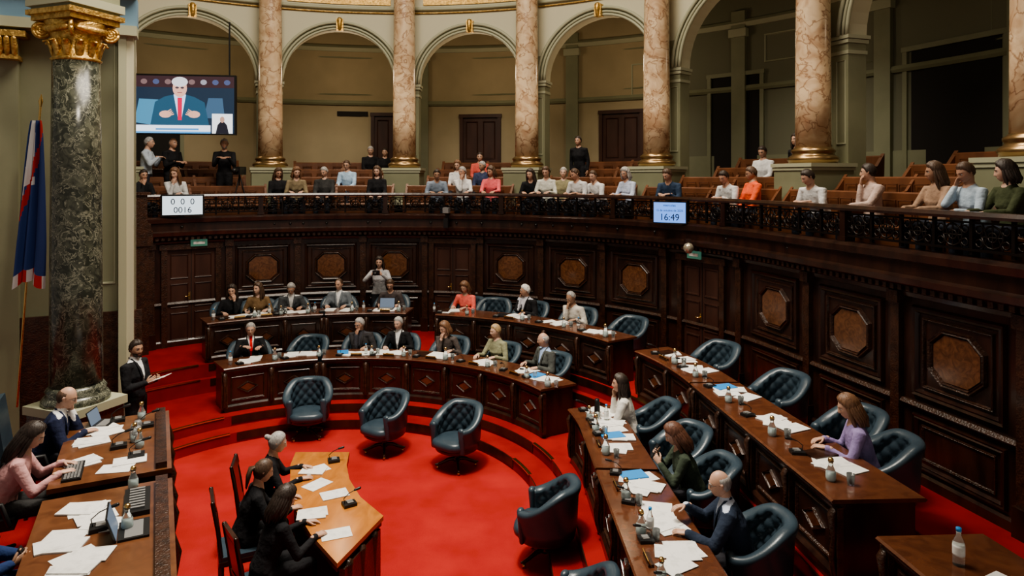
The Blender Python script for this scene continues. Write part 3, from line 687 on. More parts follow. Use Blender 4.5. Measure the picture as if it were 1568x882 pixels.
for i in range(5): mb.lathe([(.002,RZ+.76),(.035,RZ+.76),(.045,RZ+.79),(.04,RZ+.84),(.03,RZ+.86)],GREY,12,MR@np.array([[1,0,0,.5+.1*i],[0,1,0,.28+.03*(i%2)],[0,0,1,0],[0,0,0,1.]]))
mb.obj('cups_and_glasses_on_rostrum')
mb=MB(); rbox(mb,2.25,2.75,.14,.34,RZ+.76,RZ+.80,BLACK)
for i in range(8): rbox(mb,2.28+.055*i,2.31+.055*i,.18,.30,RZ+.80,RZ+.815,GREY)
mb.obj('control_console')
for u,n in ((.15,.25),(.9,.3),(1.1,.25),(2.15,.28),(2.95,.3)): x,y=RP(u,n); inst(CA,'water_carafe',x,y,RZ+.76,0,.95)
for u,n in ((.1,.5),(1.35,.28),(1.0,.45),(2.85,.5),(.45,.2)): x,y=RP(u,n); inst(MI,'desk_microphone',x,y,RZ+.76,RH+180,1.15)
x,y=RP(.12,.62); inst(LA,'laptop',x,y,RZ+.76,RH+180+20,.8)
x,y=RP(3.0,.25); inst(LA,'laptop',x,y,RZ+.76,RH+180)
mb=MB(); mb.box((0,0,.44),(.5,.48,.1),BLACK); mb.box((0,-.27,.85),(.5,.1,.75),LEATHER,rx=8)
for sx in(-1,1): mb.tube([(sx*.27,-.2,.62),(sx*.28,.15,.64),(sx*.27,.2,.45)],[.03,.03,.025],BLACK,8)
mb.tube([(0,0,.4),(0,0,.1)],[.04,.04],BLACK,10)
for k in range(5): mb.tube([(0,0,.1),(.28*cos(k*1.257),.28*sin(k*1.257),.04)],[.03,.02],BLACK,8)
EC=tomesh(mb,'executive_chair')
for u,n in ((.28,1.30),(1.42,1.48),(2.95,1.42),(.85,1.75)): x,y=RP(u,n); inst(EC,'executive_chair',x,y,RZ,RH)
# ---------------------------------------------------------------- panelled wall
mb=MB(); WR=6.95
mb.strip([(WR,0),(WR,3.1),(WR+.25,3.1),(WR+.25,0)],-50,140,MAHO)
mb.strip([(WR-.04,ZO),(WR-.04,ZO+.10),(WR-.02,ZO+.13),(WR+.02,ZO+.13),(WR+.02,ZO)],-50,140,MAHO)
mb.strip([(WR-.03,1.70),(WR-.06,1.73),(WR-.03,1.77),(WR+.02,1.77),(WR+.02,1.70)],-50,140,MAHO2)
for s in (-23.7,-11.7,0,22.6,35.0,47.4,75.4,88.8,102,115):
    M=FM(WR,s,0); hw=.58
    mb.frame([(-hw,1.84),(hw,1.84),(hw,2.88),(-hw,2.88)],.09,.05,MAHO,M)
    mb.frame([(-hw+.14,1.96),(hw-.14,1.96),(hw-.14,2.76),(-hw+.14,2.76)],.035,.03,MAHO2,M)
    oc=[(.36*a,2.36+.32*b) for a,b in ((-.5,-1),(.5,-1),(1,-.5),(1,.5),(.5,1),(-.5,1),(-1,.5),(-1,-.5))]
    mb.frame(oc,.06,.045,MAHO2,M)
    q=.80; mb.add([(a*q,.02,2.36+(b-2.36)*q) for a,b in oc],[tuple(range(8))],VENEER,False,M)
    mb.frame([(-hw,1.02),(hw,1.02),(hw,1.64),(-hw,1.64)],.07,.04,MAHO,M)
    mb.frame([(-hw+.12,1.13),(hw-.12,1.13),(hw-.12,1.53),(-hw+.12,1.53)],.03,.02,MAHO2,M)
for s in (-42,-46,-29.5,-17.7,-5.8,5.9,16.8,28.8,41.2,53.6,68.6,82.1,95.4,108.5):
    M=FM(WR,s,0); mb.box((0,.03,1.95),(.13,.08,2.15),MAHO2,M); mb.box((0,.05,2.95),(.17,.12,.14),MAHO2,M); mb.box((0,.05,1.0),(.17,.11,.3),MAHO,M)
mb.obj('wall_back')
mb=MB()
mb.strip([(WR+.02,2.95),(WR-.05,2.97),(WR-.06,3.02),(WR-.14,3.06),(WR-.2,3.14),(WR-.24,3.15),(WR-.25,3.22),(WR-.21,3.25),(WR-.21,3.40),(WR-.26,3.42),(WR-.27,3.50),(WR-.22,3.54),(WR-.10,3.54),(WR-.10,3.25),(WR+.02,3.25)],-49,140,MAHO,n=110)
q=-48.
while q<138:
    mb.box((0,.0,3.09),(.055,.10,.06),MAHO2,FM(WR-.15,q)); q+=.95
mb.obj('trim_cornice')
i=0
for s,w,z0,zt in ((-35.6,.92,ZO,2.86),(11.3,.86,ZO,2.86),(61,.9,ZO,2.86)):
    mb=MB(); i+=1; M=FM(WR-.01,s,0)
    mb.box((0,-.01,(z0+zt)/2),(w,.04,zt-z0),DOORW,M)
    for sx in(-1,1): mb.box((sx*(w/2+.06),.03,(z0+zt)/2),(.11,.1,zt-z0),MAHO2,M)
    mb.box((0,.03,zt+.05),(w+.3,.12,.11),MAHO2,M)
    for sx in(-1,1):
        for a,b in ((z0+.12,z0+.7),(z0+.8,z0+1.3),(z0+1.4,zt-.1)):
            mb.frame([(sx*w*.25-w*.19,a),(sx*w*.25+w*.19,a),(sx*w*.25+w*.19,b),(sx*w*.25-w*.19,b)],.03,.02,DOORW,M,base=.01)
    mb.box((0,.012,(z0+zt)/2),(.012,.01,zt-z0),DARK,M)
    mb.tube([(.04,.03,z0+1.02),(.04,.06,z0+1.02),(.12,.06,z0+1.02)],[.01]*3,BRASS,6,M=M)
    mb.box((.04,.015,z0+1.02),(.04,.01,.16),BRASS,M)
    mb.obj('door_%d'%i)
# ---------------------------------------------------------------- iron railing
mb=MB(); RR=WR-.17
mb.strip([(RR-.06,3.93),(RR-.07,3.96),(RR-.05,4.0),(RR+.05,4.0),(RR+.07,3.96),(RR+.06,3.93)],-48,140,MAHO,n=120)
mb.strip([(RR-.025,3.60),(RR-.025,3.625),(RR+.025,3.625),(RR+.025,3.60)],-48,140,IRON,n=110)
mb.strip([(RR-.02,3.88),(RR-.02,3.90),(RR+.02,3.90),(RR+.02,3.88)],-48,140,IRON,n=110)
def ring(c,r,t,M,n=12):
    pts=[(c[0]+r*cos(a),0,c[1]+r*sin(a)) for a in np.linspace(0,2*pi,n)]
    mb.tube(pts,[t]*n,IRON,5,M=M,rnd_ends=False,side=(0,1,0))
s=-47.; kk=0
while s<138:
    M=FM(RR,s,0)
    mb.box((0,0,3.75),(.035,.035,.38),IRON,M)
    if kk%6==0: mb.box((0,0,3.74),(.10,.10,.42),MAHO,M); mb.box((0,0,3.57),(.14,.13,.06),MAHO,M)
    M=FM(RR,s+1.9,0)
    ring((0,3.752),.115,.011,M); ring((0,3.752),.05,.010,M,n=9)
    for sx in(-1,1):
        ring((sx*.145,3.82),.04,.009,M,n=8); ring((sx*.145,3.685),.04,.009,M,n=8)
        mb.tube([(sx*.11,0,3.63),(sx*.06,0,3.752),(sx*.11,0,3.88)],[.009]*3,IRON,5,M=M)
    mb.tube([(0,0,3.63),(0,0,3.88)],[.009]*2,IRON,5,M=M); mb.tube([(-.115,0,3.752),(.115,0,3.752)],[.009]*2,IRON,5,M=M)
    s+=3.8; kk+=1
mb.obj('balcony_railing')
# ---------------------------------------------------------------- gallery floor and benches
mb=MB()
for r0,r1,z1 in ((6.78,12.2,3.3),(7.7,12.2,3.5),(8.9,12.2,3.7),(9.85,12.2,3.9)):
    mb.strip([(r0,z1-.2),(r0,z1),(r1,z1),(r1,z1-.2)],-62,140,BENCH)
mb.obj('floor_gallery')
COLS=[-45,-22,.3,22,45,71,101.5,128]
for (rs,zf) in ((7.52,3.3),(8.2,3.5),(9.5,3.7),(10.4,3.9)):
    mb=MB()
    if rs<8: segs=[(-47,-23),(-21,-1),(1.5,21),(23,44),(46,70),(72,99.5),(102,138)]
    else: segs=[(COLS[i]+4,COLS[i+1]-4) for i in range(7)]
    for a,b in segs:
        mb.strip([(rs-.36,zf+.40),(rs-.37,zf+.43),(rs-.35,zf+.45),(rs,zf+.43),(rs,zf+.40)],a,b,BENCH)
        mb.strip([(rs-.02,zf),(rs+.03,zf+.84),(rs+.05,zf+.86),(rs+.08,zf+.84),(rs+.03,zf)],a,b,BENCH)
        mb.strip([(rs-.3,zf),(rs-.3,zf+.40),(rs-.27,zf+.40),(rs-.27,zf)],a,b,BENCH)
        for e in (a,(a+b)/2,b):
            mb.strip([(rs-.38,zf),(rs-.38,zf+.6),(rs-.1,zf+.66),(rs+.09,zf+.9),(rs+.06,zf)],e-.2,e+.2,BENCH,n=1)
        q=a+1.8
        while q<b-1:
            mb.frame([(-.12,.5),(.12,.5),(.12,.76),(-.12,.76)],.02,.015,BENCH,FM(rs,q,zf),base=.02); q+=2.2
    mb.obj('gallery_bench')
# ---------------------------------------------------------------- columns
mb=MB()
mb.lathe([(.01,.33),(.38,.33),(.38,.36),(.40,.38),(.40,.42),(.365,.45),(.33,.47),(.325,.50),(.345,.52),(.345,.55),(.30,.58),(.285,.60)],BRONZE,32)
mb.lathe([(.28,.60),(.277,1.5),(.27,2.6),(.255,4.2),(.245,5.3),(.24,5.6)],CREAMM,32)
mb.lathe([(.24,5.55),(.27,5.6),(.25,5.65),(.30,5.95),(.40,6.1),(.40,6.2),(.01,6.2)],GOLD,32)
mb.box((0,0,-.13),(.86,.86,.8),PAINT); mb.box((0,0,.30),(.94,.94,.06),PAINTL); mb.box((0,0,.24),(.90,.90,.05),PAINTL); mb.box((0,0,-.5),(.96,.96,.12),PAINTL)
CM=tomesh(mb,'marble_column')
for s in COLS:
    x,y,_=P(8.15,s); inst(CM,'marble_column',x,y,4.25,OA(8.15,s))
# ---------------------------------------------------------------- arcade
mb=MB(); ZS,ZT=6.7,10.2; RA=8.6; TH=.38; PW=1.95
LN=list(COLS)
for i in range(len(LN)-1):
    a,b=LN[i]+PW,LN[i+1]-PW; mid=(a+b)/2
    pa,pb=P(RA,a),P(RA,b); hw=math.hypot(pa[0]-pb[0],pa[1]-pb[1])/2; n=28
    ZA=min(hw,1.75)
    pts=[(mid-(b-a)/2*cos(pi*j/n),ZS+ZA*sin(pi*j/n)) for j in range(n+1)]
    vs=[];fs=[]
    for (s,z) in pts: vs+=[P(RA,s,z),P(RA,s,ZT),P(RA+TH,s,z),P(RA+TH,s,ZT)]
    for j in range(n):
        o=4*j; fs+=[(o,o+4,o+5,o+1),(o,o+2,o+6,o+4),(o+2,o+3,o+7,o+6)]
    mb.add(vs,fs,CREAMP)
    for rr,w,t in ((RA-.02,.0,.035),(RA-.03,.07,.03),(RA-.04,.16,.04)):
        pp=[P(rr,mid-((b-a)/2+w/.15)*cos(pi*j/n),ZS+(ZA+w)*sin(pi*j/n)) for j in range(n+1)]
        mb.tube(pp,[t]*(n+1),PAINTL,6,rnd_ends=False)
    vs=[]
    for j in range(n+1):
        c_,s_=cos(pi*j/n),sin(pi*j/n)
        vs+=[P(RA-.015,mid-(b-a)/2*c_,ZS+ZA*s_),P(RA-.015,mid-((b-a)/2+.16/.15)*c_,ZS+(ZA+.16)*s_)]
    mb.add(vs,[(2*j,2*j+1,2*j+3,2*j+2) for j in range(n)],PAINT)
    M=FM(RA,mid,0); mb.box((0,.06,ZS+ZA+.09),(.17,.16,.28),GOLD,M); mb.tube([(0,.13,ZS+ZA+.2),(0,.17,ZS+ZA+.1),(0,.12,ZS+ZA-.02)],[.07,.05,.05],GOLD,8,M=M)
    for z,t,mt in ((8.50,.02,GOLD),(8.60,.05,PAINTL),(9.35,.05,PAINTL)):
        mb.tube([P(RA-.03,a-1+(b-a+2)*j/16,z) for j in range(17)],[t]*17,mt,6,rnd_ends=False)
    L=b-a
    mb.strip([(RA-.03,8.70),(RA-.03,9.25),(RA,9.25),(RA,8.70)],a+.8,b-.8,GOLD)
    for j in range(14):
        s=a+1.2+(L-2.4)*j/13; M=FM(RA-.05,s,0); cc=8.98
        for sx in(-1,1):
            pp=[(sx*(.02+.10*(1-t/7.)*cos(t)),.02,cc+.16*(1-t/9.)*sin(t)) for t in np.linspace(0,6,12)]
            mb.tube(pp,[.022]*12,GOLD,5,M=M,rnd_ends=False)
for i,s in enumerate(LN):
    M=FM(RA,s,0); Wd=2*PW*.15
    mb.box((0,-TH/2,5.3),(Wd,TH,4.0),PAINT,M); mb.box((0,-TH/2,8.6),(Wd,TH-.004,3.7),CREAMP,M)
    for z,d in ((ZS-.03,.10),(ZS-.10,.06),(ZS-.28,.03)): mb.box((0,-TH/2,z),(Wd+d,TH+d,.06),PAINTL,M)
    for q in(-1,1): mb.frame([(q*Wd*.25-.1,4.9),(q*Wd*.25+.1,4.9),(q*Wd*.25+.1,6.3),(q*Wd*.25-.1,6.3)],.02,.015,PAINTL,M)
    mb.box((0,-TH/2,3.9),(Wd+.1,TH+.1,.9),PAINTL,M)
mb.obj('wall_arcade')
mb=MB(); RB=11.9
mb.strip([(RB,3.5),(RB,6.55),(RB+.2,6.55),(RB+.2,3.5)],-75,36,WALLB); mb.strip([(RB,3.5),(RB,6.55),(RB+.2,6.55),(RB+.2,3.5)],36,145,WALLG)
mb.strip([(RB,6.55),(RB,9.4),(RB+.2,9.4),(RB+.2,6.55)],-75,36,WALLB); mb.strip([(RB,6.55),(RB,9.4),(RB+.2,9.4),(RB+.2,6.55)],36,145,WALLG)
mb.strip([(RB-.06,6.5),(RB-.1,6.56),(RB-.06,6.64),(RB,6.64),(RB,6.5)],-75,145,PAINT)
mb.strip([(RB-.06,8.1),(RB-.14,8.2),(RB-.06,8.28),(RB,8.28),(RB,8.1)],-75,145,PAINTL)
mb.strip([(RB-.02,3.9),(RB-.02,4.9),(RB,4.9),(RB,3.9)],36,145,PAINT)
for s in (-52,-33,-11,11,33,57,80,95,112):
    mb.frame([(-1.25,6.8),(1.25,6.8),(1.25,7.95),(-1.25,7.95)],.05,.03,PAINT,FM(RB,s,0))
for s in (-44,-22.,0.,22,45,62,75,88,103):
    M=FM(RB,s,0); mb.box((0,.05,6.2),(.36,.12,4.6),PAINT,M); mb.box((0,.08,7.95),(.46,.18,.2),PAINTL,M)
mb.frame([(-.3,6.6),(.3,6.6),(.3,7.5),(-.3,7.5)],.05,.03,PAINTL,FM(RB,31.8,0))
for s,z in ((50.5,7.5),(56,6.9),(90,7.5)):
    mb.frame([(-.5,z-.35),(.5,z-.35),(.5,z+.35),(-.5,z+.35)],.05,.04,PAINTL,FM(RB,s,0))
mb.box((0,.02,6.25),(.9,.04,.14),DARK,FM(RB,-10,0)); mb.box((0,.02,5.7),(.26,.04,.05),PAPER,FM(RB,14.5,0)); mb.box((0,.02,6.1),(.16,.04,.16),PAPER,FM(RB,36,0))
mb.obj('wall_corridor')
mb=MB(); mb.strip([(RA+TH,9.3),(RA+TH,9.4),(RB+.2,9.4),(RB+.2,9.3)],-75,145,WALLG); mb.obj('ceiling_corridor')
for j,(s,w,zt,mt) in enumerate(((-4.5,1.0,6.2,DOORW),(8.5,1.05,6.15,DOORW),(29.,1.1,6.15,DOORW),(44.5,1.3,6.9,DARK),(69,1.9,6.9,DARK),(98,1.5,6.9,DARK),(-36,1.4,6.5,DARK))):
    mb=MB(); M=FM(RB-.01,s,0); mb.box((0,.0,(3.9+zt)/2),(w,.05,zt-3.9),mt,M)
    jm=PAINT if mt==DARK else DOORW
    for sx in(-1,1): mb.box((sx*(w/2+.05),.03,(3.9+zt)/2),(.1,.1,zt-3.9),jm,M)
    mb.box((0,.03,zt+.04),(w+.24,.12,.1),jm,M)
    if mt==DOORW:
        for sx in(-1,1): mb.frame([(sx*w*.25-w*.18,4.9),(sx*w*.25+w*.18,4.9),(sx*w*.25+w*.18,zt-.12),(sx*w*.25-w*.18,zt-.12)],.04,.03,DOORW,M,base=.02)
    mb.obj('door_%d'%(j+4))
# ---------------------------------------------------------------- left proscenium wall
A0=np.array([-5.76,10.0]); AD=unit([-1,-.47])
nrm=np.array([-AD[1],AD[0]])
if nrm[1]>0: nrm=-nrm
ML=np.array([[AD[0],nrm[0],0,A0[0]],[AD[1],nrm[1],0,A0[1]],[0,0,1,0],[0,0,0,1.]])
BLUEP=mk('blue_frieze_paint',(.16,.27,.36),.6)
mb=MB()
mb.box((1.5,-.15,6),(3.4,.3,12),PAINT,ML)
mb.box((-.15,-.1,6),(.10,.5,12),CREAMP,ML); mb.box((-.06,-.05,6),(.10,.48,12),PAINTL,ML)
mb.box((1.0,.02,1.2),(2.6,.06,2.4),MAHO2,ML)
mb.frame([(.04,2.8),(.30,2.8),(.30,6.3),(.04,6.3)],.03,.02,PAINTL,ML)
mb.box((1.36,.06,6),(.34,.14,12),PAINT,ML)
for z,w,d in ((5.98,.40,.06),(6.3,.56,.08)): mb.box((1.36,.16,z),(w,.3,d),GOLD,ML)
for q in range(5): mb.tube([(1.2+.08*q,.28,6.0),(1.2+.08*q,.32,6.12),(1.2+.08*q,.36,6.22)],[.035,.045,.03],GOLD,8,M=ML)
mb.box((1.2,.12,6.46),(2.9,.34,.14),PAINTL,ML); mb.box((1.2,.08,6.75),(2.9,.26,.42),BLUEP,ML); mb.box((1.2,.14,7.0),(2.9,.4,.1),GOLD,ML)
mb.obj('wall_left')
p0=P(WR,-49); mb=MB()
d=np.array([-5.98-p0[0],10.1-p0[1]]); Ld=np.linalg.norm(d); d/=Ld; nn=np.array([d[1],-d[0]])
if nn[0]<0: nn=-nn
MW=np.array([[d[0],nn[0],0,p0[0]],[d[1],nn[1],0,p0[1]],[0,0,1,0],[0,0,0,1.]])
mb.box((Ld/2,-.1,1.6),(Ld,.2,3.2),MAHO2,MW); mb.box((Ld/2,-.1,6.6),(Ld,.2,6.8),PAINT,MW); mb.obj('wall_side')
mb=MB()
for z0,z1,w in ((ZO,3.0,.55),(3.0,3.3,.68),(3.3,3.45,.6),(3.45,4.0,.5),(4.0,4.06,.62)):
    mb.box((0,.15,(z0+z1)/2),(w,.5 if w>.55 else .42,z1-z0),MAHO2,FM(WR-.05,-45.5))
mb.obj('trim_corner_pier')
gx,gy=-5.36,8.4
mb=MB(); M=TM(gx,gy,0,20); K=.84
mb.box((0,0,1.13),(.72,.72,.76),MAHO2,M); mb.box((0,0,1.56),(.78,.78,.1),PAINTL,M)
mb.lathe([(.01,1.6),(.37,1.6),(.37,1.66),(.34,1.7),(.31,1.72),(.33,1.77),(.29,1.82)],GREENM,32,M)
mb.lathe([(.285,1.82),(.28,3.),(.268,4.6),(.255,5.78)],GREENM,40,M)
def z6(z): return 5.76+(z-5.70)*.86
mb.lathe([(r*K,z6(z)) for r,z in [(.30,5.70),(.33,5.73),(.30,5.76),(.29,5.9),(.33,6.1),(.40,6.24),(.36,6.26),(.02,6.26)]],GOLD,32,M)
for k in range(12):
    a=k*pi/6; c,s_=cos(a),sin(a)
    mb.tube([(c*.29*K,s_*.29*K,z6(5.78)),(c*.32*K,s_*.32*K,z6(5.9)),(c*.36*K,s_*.36*K,z6(5.98)),(c*.40*K,s_*.40*K,z6(5.96))],[(.04,.02),(.052,.022),(.045,.02),(.02,.015)],GOLD,8,side=(-s_,c,0),M=M)
for k in range(4):
    a=(45+90*k)*R; c,s_=cos(a),sin(a)
    for rr in (.085,.05,.02):
        pts=[(c*(.36+rr*cos(t)),s_*(.36+rr*cos(t)),z6(6.13)+rr*sin(t)) for t in np.linspace(0,2*pi,14)]
        mb.tube(pts,[.024]*14,GOLD,6,M=M,rnd_ends=False)
for k in range(4):
    a=90*k*R; c,s_=cos(a),sin(a)
    mb.tube([(c*.26-s_*.18,s_*.26+c*.18,z6(6.15)),(c*.32,s_*.32,z6(6.12)),(c*.26+s_*.18,s_*.26-c*.18,z6(6.15))],[.04,.05,.04],GOLD,8,M=M)
mb.box((0,0,6.27),(.66,.66,.07),GOLD,M); mb.box((0,0,6.33),(.74,.74,.06),GOLD,M)
mb.box((0,0,6.75),(.66,.66,.8),PAINT,M); mb.box((0,0,6.45),(.74,.74,.10),PAINTL,M)
mb.obj('green_marble_column')
# flag
mb=MB(); fx,fy=-6.18,8.80
mb.tube([(fx+.10,fy,5.25),(fx-.05,fy,3.4),(fx-.20,fy,1.4)],[.014]*3,BRASS,8); mb.tube([(fx+.10,fy,5.25),(fx+.105,fy,5.33),(fx+.112,fy,5.42)],[.012,.028,.004],BRASS,8)
FB=mk('flag_blue',(.025,.055,.20),.8); FWh=mk('flag_white',(.65,.65,.66),.8); FR=mk('flag_red',(.5,.035,.03),.8)
nu,nv=36,40; vs=[];fs=[];ms=[]
for i in range(nv+1):
    v=i/nv
    for j in range(nu+1):
        u=j/nu; w=.14+.30*v**.7-.12*max(0,v-.75)
        vs.append((fx+.09-.12*v+(u-.5)*w-.01,fy-.05+.055*sin(u*19+v*2)*(.35+.65*v),5.08-2.15*v+.16*sin(u*3)*v-.08*abs(sin(u*9))*v))
for i in range(nv):
    for j in range(nu):
        fs.append((i*(nu+1)+j,i*(nu+1)+j+1,(i+1)*(nu+1)+j+1,(i+1)*(nu+1)+j))
        u=j/nu;v=i/nv; q=FB
        if .15+.1*v<u<.55+.1*v and v<.38: q=FWh
        if .0<u<.22 and .25<v<.5: q=FWh
        if abs(u-(1.0-1.6*v))<.09 and v<.6: q=FR
        if v>.90: q=FR if (u*5)%1<.55 else FWh
        ms.append(mb.mi(q))
mb.add(vs,fs,ms,True); mb.obj('hanging_flag')
# ---------------------------------------------------------------- screens, signs
def flat(mb,M,pts,y,mat): mb.add([(a,y,b) for a,b in pts],[tuple(range(len(pts)))],mat,False,M)
def ell(cx,cz,a,b,n=20): return [(cx+a*cos(t),cz+b*sin(t)) for t in np.linspace(0,2*pi,n,endpoint=False)]
def faceM(x,y,z,h):
    a=h*R; n=(sin(a),cos(a)); t=(-n[1],n[0])
    return np.array([[t[0],n[0],0,x],[t[1],n[1],0,y],[0,0,1,z],[0,0,0,1.]])
mb=MB(); M=faceM(-7.37,15.15,5.97,172)
E=lambda n,c,s_=1.3: emi('screen_'+n,c,s_)
mb.box((0,-.05,0),(2.38,.08,1.34),BLACK,M)
flat(mb,M,[(-1.15,-.64),(1.15,-.64),(1.15,.63),(-1.15,.63)],-.005,E('bg',(.02,.035,.06)))
flat(mb,M,[(-1.15,.38),(1.15,.38),(1.15,.63),(-1.15,.63)],-.002,E('top',(.05,.025,.03)))
for k in range(9): flat(mb,M,ell(-1.0+.25*k,.5,.07,.06,10),0,E('aud%d'%k,rnd.choice([(.2,.13,.13),(.08,.1,.2),(.3,.3,.35)])))
flat(mb,M,[(-.95,-.4),(-.35,-.5),(-.45,.1),(-.85,.12)],0,E('chairback',(.08,.25,.4)))
flat(mb,M,[(.5,-.3),(.95,-.3),(.9,.15),(.6,.15)],0,E('chairback2',(.06,.12,.2)))
flat(mb,M,[(-.62,-.48),(.62,-.48),(.52,.05),(.3,.17),(.12,.22),(-.12,.22),(-.32,.17),(-.52,.05)],.003,E('suit',(.03,.09,.15)))
flat(mb,M,[(-.13,.22),(.13,.22),(.03,-.35),(-.03,-.35)],.006,E('shirt',(.6,.75,1.)))
flat(mb,M,[(-.05,.15),(.05,.15),(.04,-.35),(-.04,-.35)],.008,E('tie',(.7,.02,.08)))
flat(mb,M,ell(0,.36,.15,.2),.009,E('face',(.75,.42,.32))); flat(mb,M,ell(0,.5,.17,.11),.011,E('hair',(.65,.65,.68)))
for sx in(-1,1):
    flat(mb,M,ell(sx*.055,.37,.04,.025,10),.013,E('gl%d'%sx,(.08,.06,.07)))
    flat(mb,M,ell(sx*.3,-.22,.13,.08,12),.012,E('hand%d'%sx,(.75,.42,.32)))
    for k in range(4): flat(mb,M,[(sx*(.18-.02*k),-.1+-.035*k),(sx*(.28),-.16-.03*k),(sx*.28,-.185-.03*k),(sx*(.18-.02*k),-.125-.035*k)],.013,E('fing%d%d'%(sx,k),(.7,.4,.3)))
flat(mb,M,[(-.05,.27),(.05,.27),(.05,.255),(-.05,.255)],.013,E('mouth',(.3,.1,.1)))
flat(mb,M,[(-1.15,-.64),(.65,-.64),(.65,-.46),(-1.15,-.46)],.014,E('banner',(.85,.9,1.))); flat(mb,M,[(-.5,-.57),(.4,-.57),(.4,-.53),(-.5,-.53)],.016,E('bannertext',(.1,.3,.6)))
flat(mb,M,[(-1.15,-.64),(.65,-.64),(.65,-.60),(-1.15,-.60)],.016,E('bannerline',(.1,.35,.7)))
flat(mb,M,[(.68,-.64),(1.12,-.64),(1.12,-.2),(.68,-.2)],.014,E('inset',(.85,.88,.9)))
flat(mb,M,[(.76,-.64),(1.04,-.64),(1.0,-.45),(.94,-.38),(.86,-.38),(.8,-.45)],.016,E('interp',(.02,.02,.03))); flat(mb,M,ell(.9,-.33,.05,.07,12),.017,E('interpf',(.5,.3,.22)))
mb.box((-1.0,-.2,1.2),(.03,.03,1.4),BLACK,M); mb.box((1.0,-.2,1.2),(.03,.03,1.4),BLACK,M)
mb.obj('television_screen')
def txt(body,M,size,x,z,y=.03):
    c=bpy.data.curves.new('t','FONT'); c.body=body; c.size=size; c.align_x='CENTER'; c.extrude=.001
    o=bpy.data.objects.new('lettering',c); bpy.context.scene.collection.objects.link(o)
    T=Matrix(M.tolist()) @ Matrix.Translation((x,y,z)) @ Matrix(((1,0,0,0),(0,0,1,0),(0,1,0,0),(0,0,0,1)))
    dg=bpy.context.evaluated_depsgraph_get(); me=bpy.data.meshes.new_from_object(o.evaluated_get(dg))
    bpy.data.objects.remove(o)
    V=np.array([v.co[:] for v in me.vertices]); F=[tuple(p.vertices) for p in me.polygons]
    TN=np.array(T)
    return V@TN[:3,:3].T+TN[:3,3],F
TX=E('dark_text',(.01,.02,.05),.3)
x,y,_=P(6.62,-37.5); mb=MB(); M=faceM(x,y,3.78,155)
mb.box((0,0,0),(.80,.05,.44),BLACK,M); flat(mb,M,[(-.37,-.19),(.37,-.19),(.37,.19),(-.37,.19)],.028,E('score',(.75,.85,.9),1.2))
for b_,sz,zz in (('0  0  0',.17,.02),('0016',.17,-.15)): v,f=txt(b_,M,sz,0,zz); mb.add(v,f,TX)
mb.obj('vote_counter_screen')
x,y,_=P(6.58,57.3); mb=MB(); M=faceM(x,y,3.72,215)
mb.box((0,0,0),(.64,.05,.40),BLACK,M); flat(mb,M,[(-.30,-.18),(.30,-.18),(.30,.18),(-.30,.18)],.028,E('clock',(.16,.36,.95),1.3))
for b_,sz,zz in (('miercoles',.06,.11),('15 de octubre de 2025',.055,.02),('16:49',.17,-.14)): v,f=txt(b_,M,sz,0,zz); mb.add(v,f,TX)
mb.obj('wall_clock_screen')
GS=emi('exit_green',(.15,.4,.28),.25)
for s in (-34.5,60.2):
    mb=MB(); M=FM(WR-.12,s,2.98); mb.box((0,0,0),(.32,.03,.14),GS,M); mb.box((0,.017,0),(.22,.004,.05),PAPER,M); mb.obj('exit_sign')
mb=MB(); x,y,_=P(6.55,61.5,3.12); mb.lathe([(.005,-.09),(.05,-.08),(.09,-.02),(.09,.03),(.06,.08),(.005,.1)],mk('lamp_bowl',(.5,.45,.35),.2,metal=.6),18,TM(x,y,3.12)); mb.box((0,.05,.13),(.1,.1,.1),MAHO,TM(x,y,3.1)); mb.obj('dome_security_camera')
mb=MB(); M=FM(6.62,10.8,3.62); mb.box((0,0,0),(.13,.16,.12),GREY,M); mb.box((0,.02,-.28),(.1,.1,.22),BLACK,M); mb.obj('balcony_camera')
mb=MB(); x,y,_=P(7.55,-27.2,0)
for k in range(3): mb.tube([(x,y,4.4),(x+.3*cos(k*2.1),y+.3*sin(k*2.1),3.3)],[.015,.012],BLACK,6)
mb.box((x,y,4.5),(.16,.35,.18),BLACK); mb.tube([(x,y-.15,4.5),(x,y-.3,4.5)],[.05,.055],BLACK,12); mb.obj('television_camera_on_tripod')
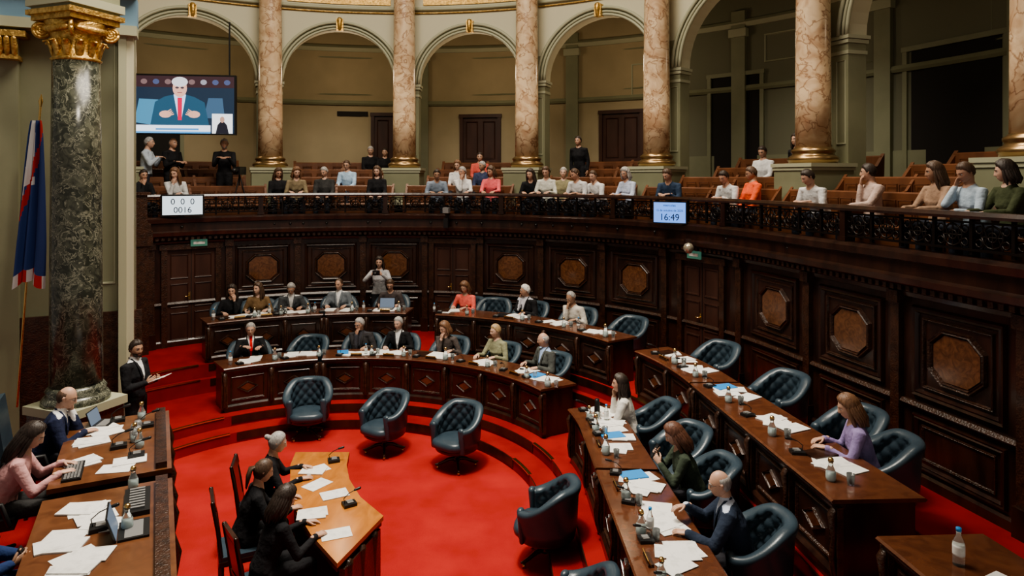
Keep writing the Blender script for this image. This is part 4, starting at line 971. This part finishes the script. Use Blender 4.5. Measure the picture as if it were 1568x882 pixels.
# ---------------------------------------------------------------- ceiling, lights
mb=MB(); mb.strip([(8.5,10.2),(8.5,13.0),(8.7,13.0),(8.7,10.2)],-75,145,CREAMP); mb.obj('wall_drum')
mb=MB(); mb.poly([(-14,-4),(12,-4),(12,22),(-14,22)],13.0,13.2,CREAMP); mb.obj('ceiling')
def spot(name,loc,tgt,p,ang,c,sz=.3,blend=.6):
    l=bpy.data.lights.new(name,'SPOT'); l.energy=p; l.color=c; l.spot_size=ang*R; l.spot_blend=blend; l.shadow_soft_size=sz
    o=bpy.data.objects.new(name,l); o.location=loc; o.rotation_euler=(Vector(tgt)-Vector(loc)).to_track_quat('-Z','Y').to_euler(); bpy.context.scene.collection.objects.link(o)
l=bpy.data.lights.new('skylight','AREA'); l.energy=1500; l.color=(1,.90,.76); l.size=5.5
o=bpy.data.objects.new('skylight',l); o.location=(-1.8,8.6,12.6); bpy.context.scene.collection.objects.link(o)
spot('overhead_spot',(-1.2,7.6,11.5),(-1.0,8.6,0),3500,64,(1,.92,.8),.5,.7)  # added spot pointing down at the hall floor; no chandelier hangs there
for s,p in ((-10,330),(12,330),(34,330),(58,360),(85,400)):
    x,y,_=P(7.8,s); spot('fill_spot',(x*.9-.1,y*.97,9.0),(x,y,3.6),p,72,(1,.86,.68),.2)  # fill spots added to brighten the gallery; no cove is built
spot('fill_spot',(-2.8,5.6,8.5),(-6.0,8.9,4.2),420,55,(1,.9,.75),.25)  # extra fill added in mid-air to light the left wall
for s in (-33,-11,11,33,57,85):  # unseen point lights added to warm the corridor walls, no fixtures
    l=bpy.data.lights.new('corridor_fill','POINT'); l.energy=34 if s<40 else 14; l.color=(1,.80,.55); l.shadow_soft_size=.2
    o=bpy.data.objects.new('corridor_fill',l); o.location=P(10.0,s,7.2); bpy.context.scene.collection.objects.link(o)
w=bpy.data.worlds.new('World'); bpy.context.scene.world=w; w.use_nodes=True
w.node_tree.nodes['Background'].inputs[0].default_value=(1,.92,.82,1); w.node_tree.nodes['Background'].inputs[1].default_value=.27
# ---------------------------------------------------------------- camera
cam=bpy.data.cameras.new('camera'); co=bpy.data.objects.new('camera',cam); bpy.context.scene.collection.objects.link(co)
co.location=(0,0,EYE); co.rotation_euler=(pi/2,0,0); cam.lens=24.; cam.sensor_width=36; cam.shift_y=-.108; cam.clip_end=100
bpy.context.scene.camera=co
try:
    bpy.context.scene.view_settings.view_transform='AgX'; bpy.context.scene.view_settings.look='AgX - Medium High Contrast'
except Exception as e: print(e)
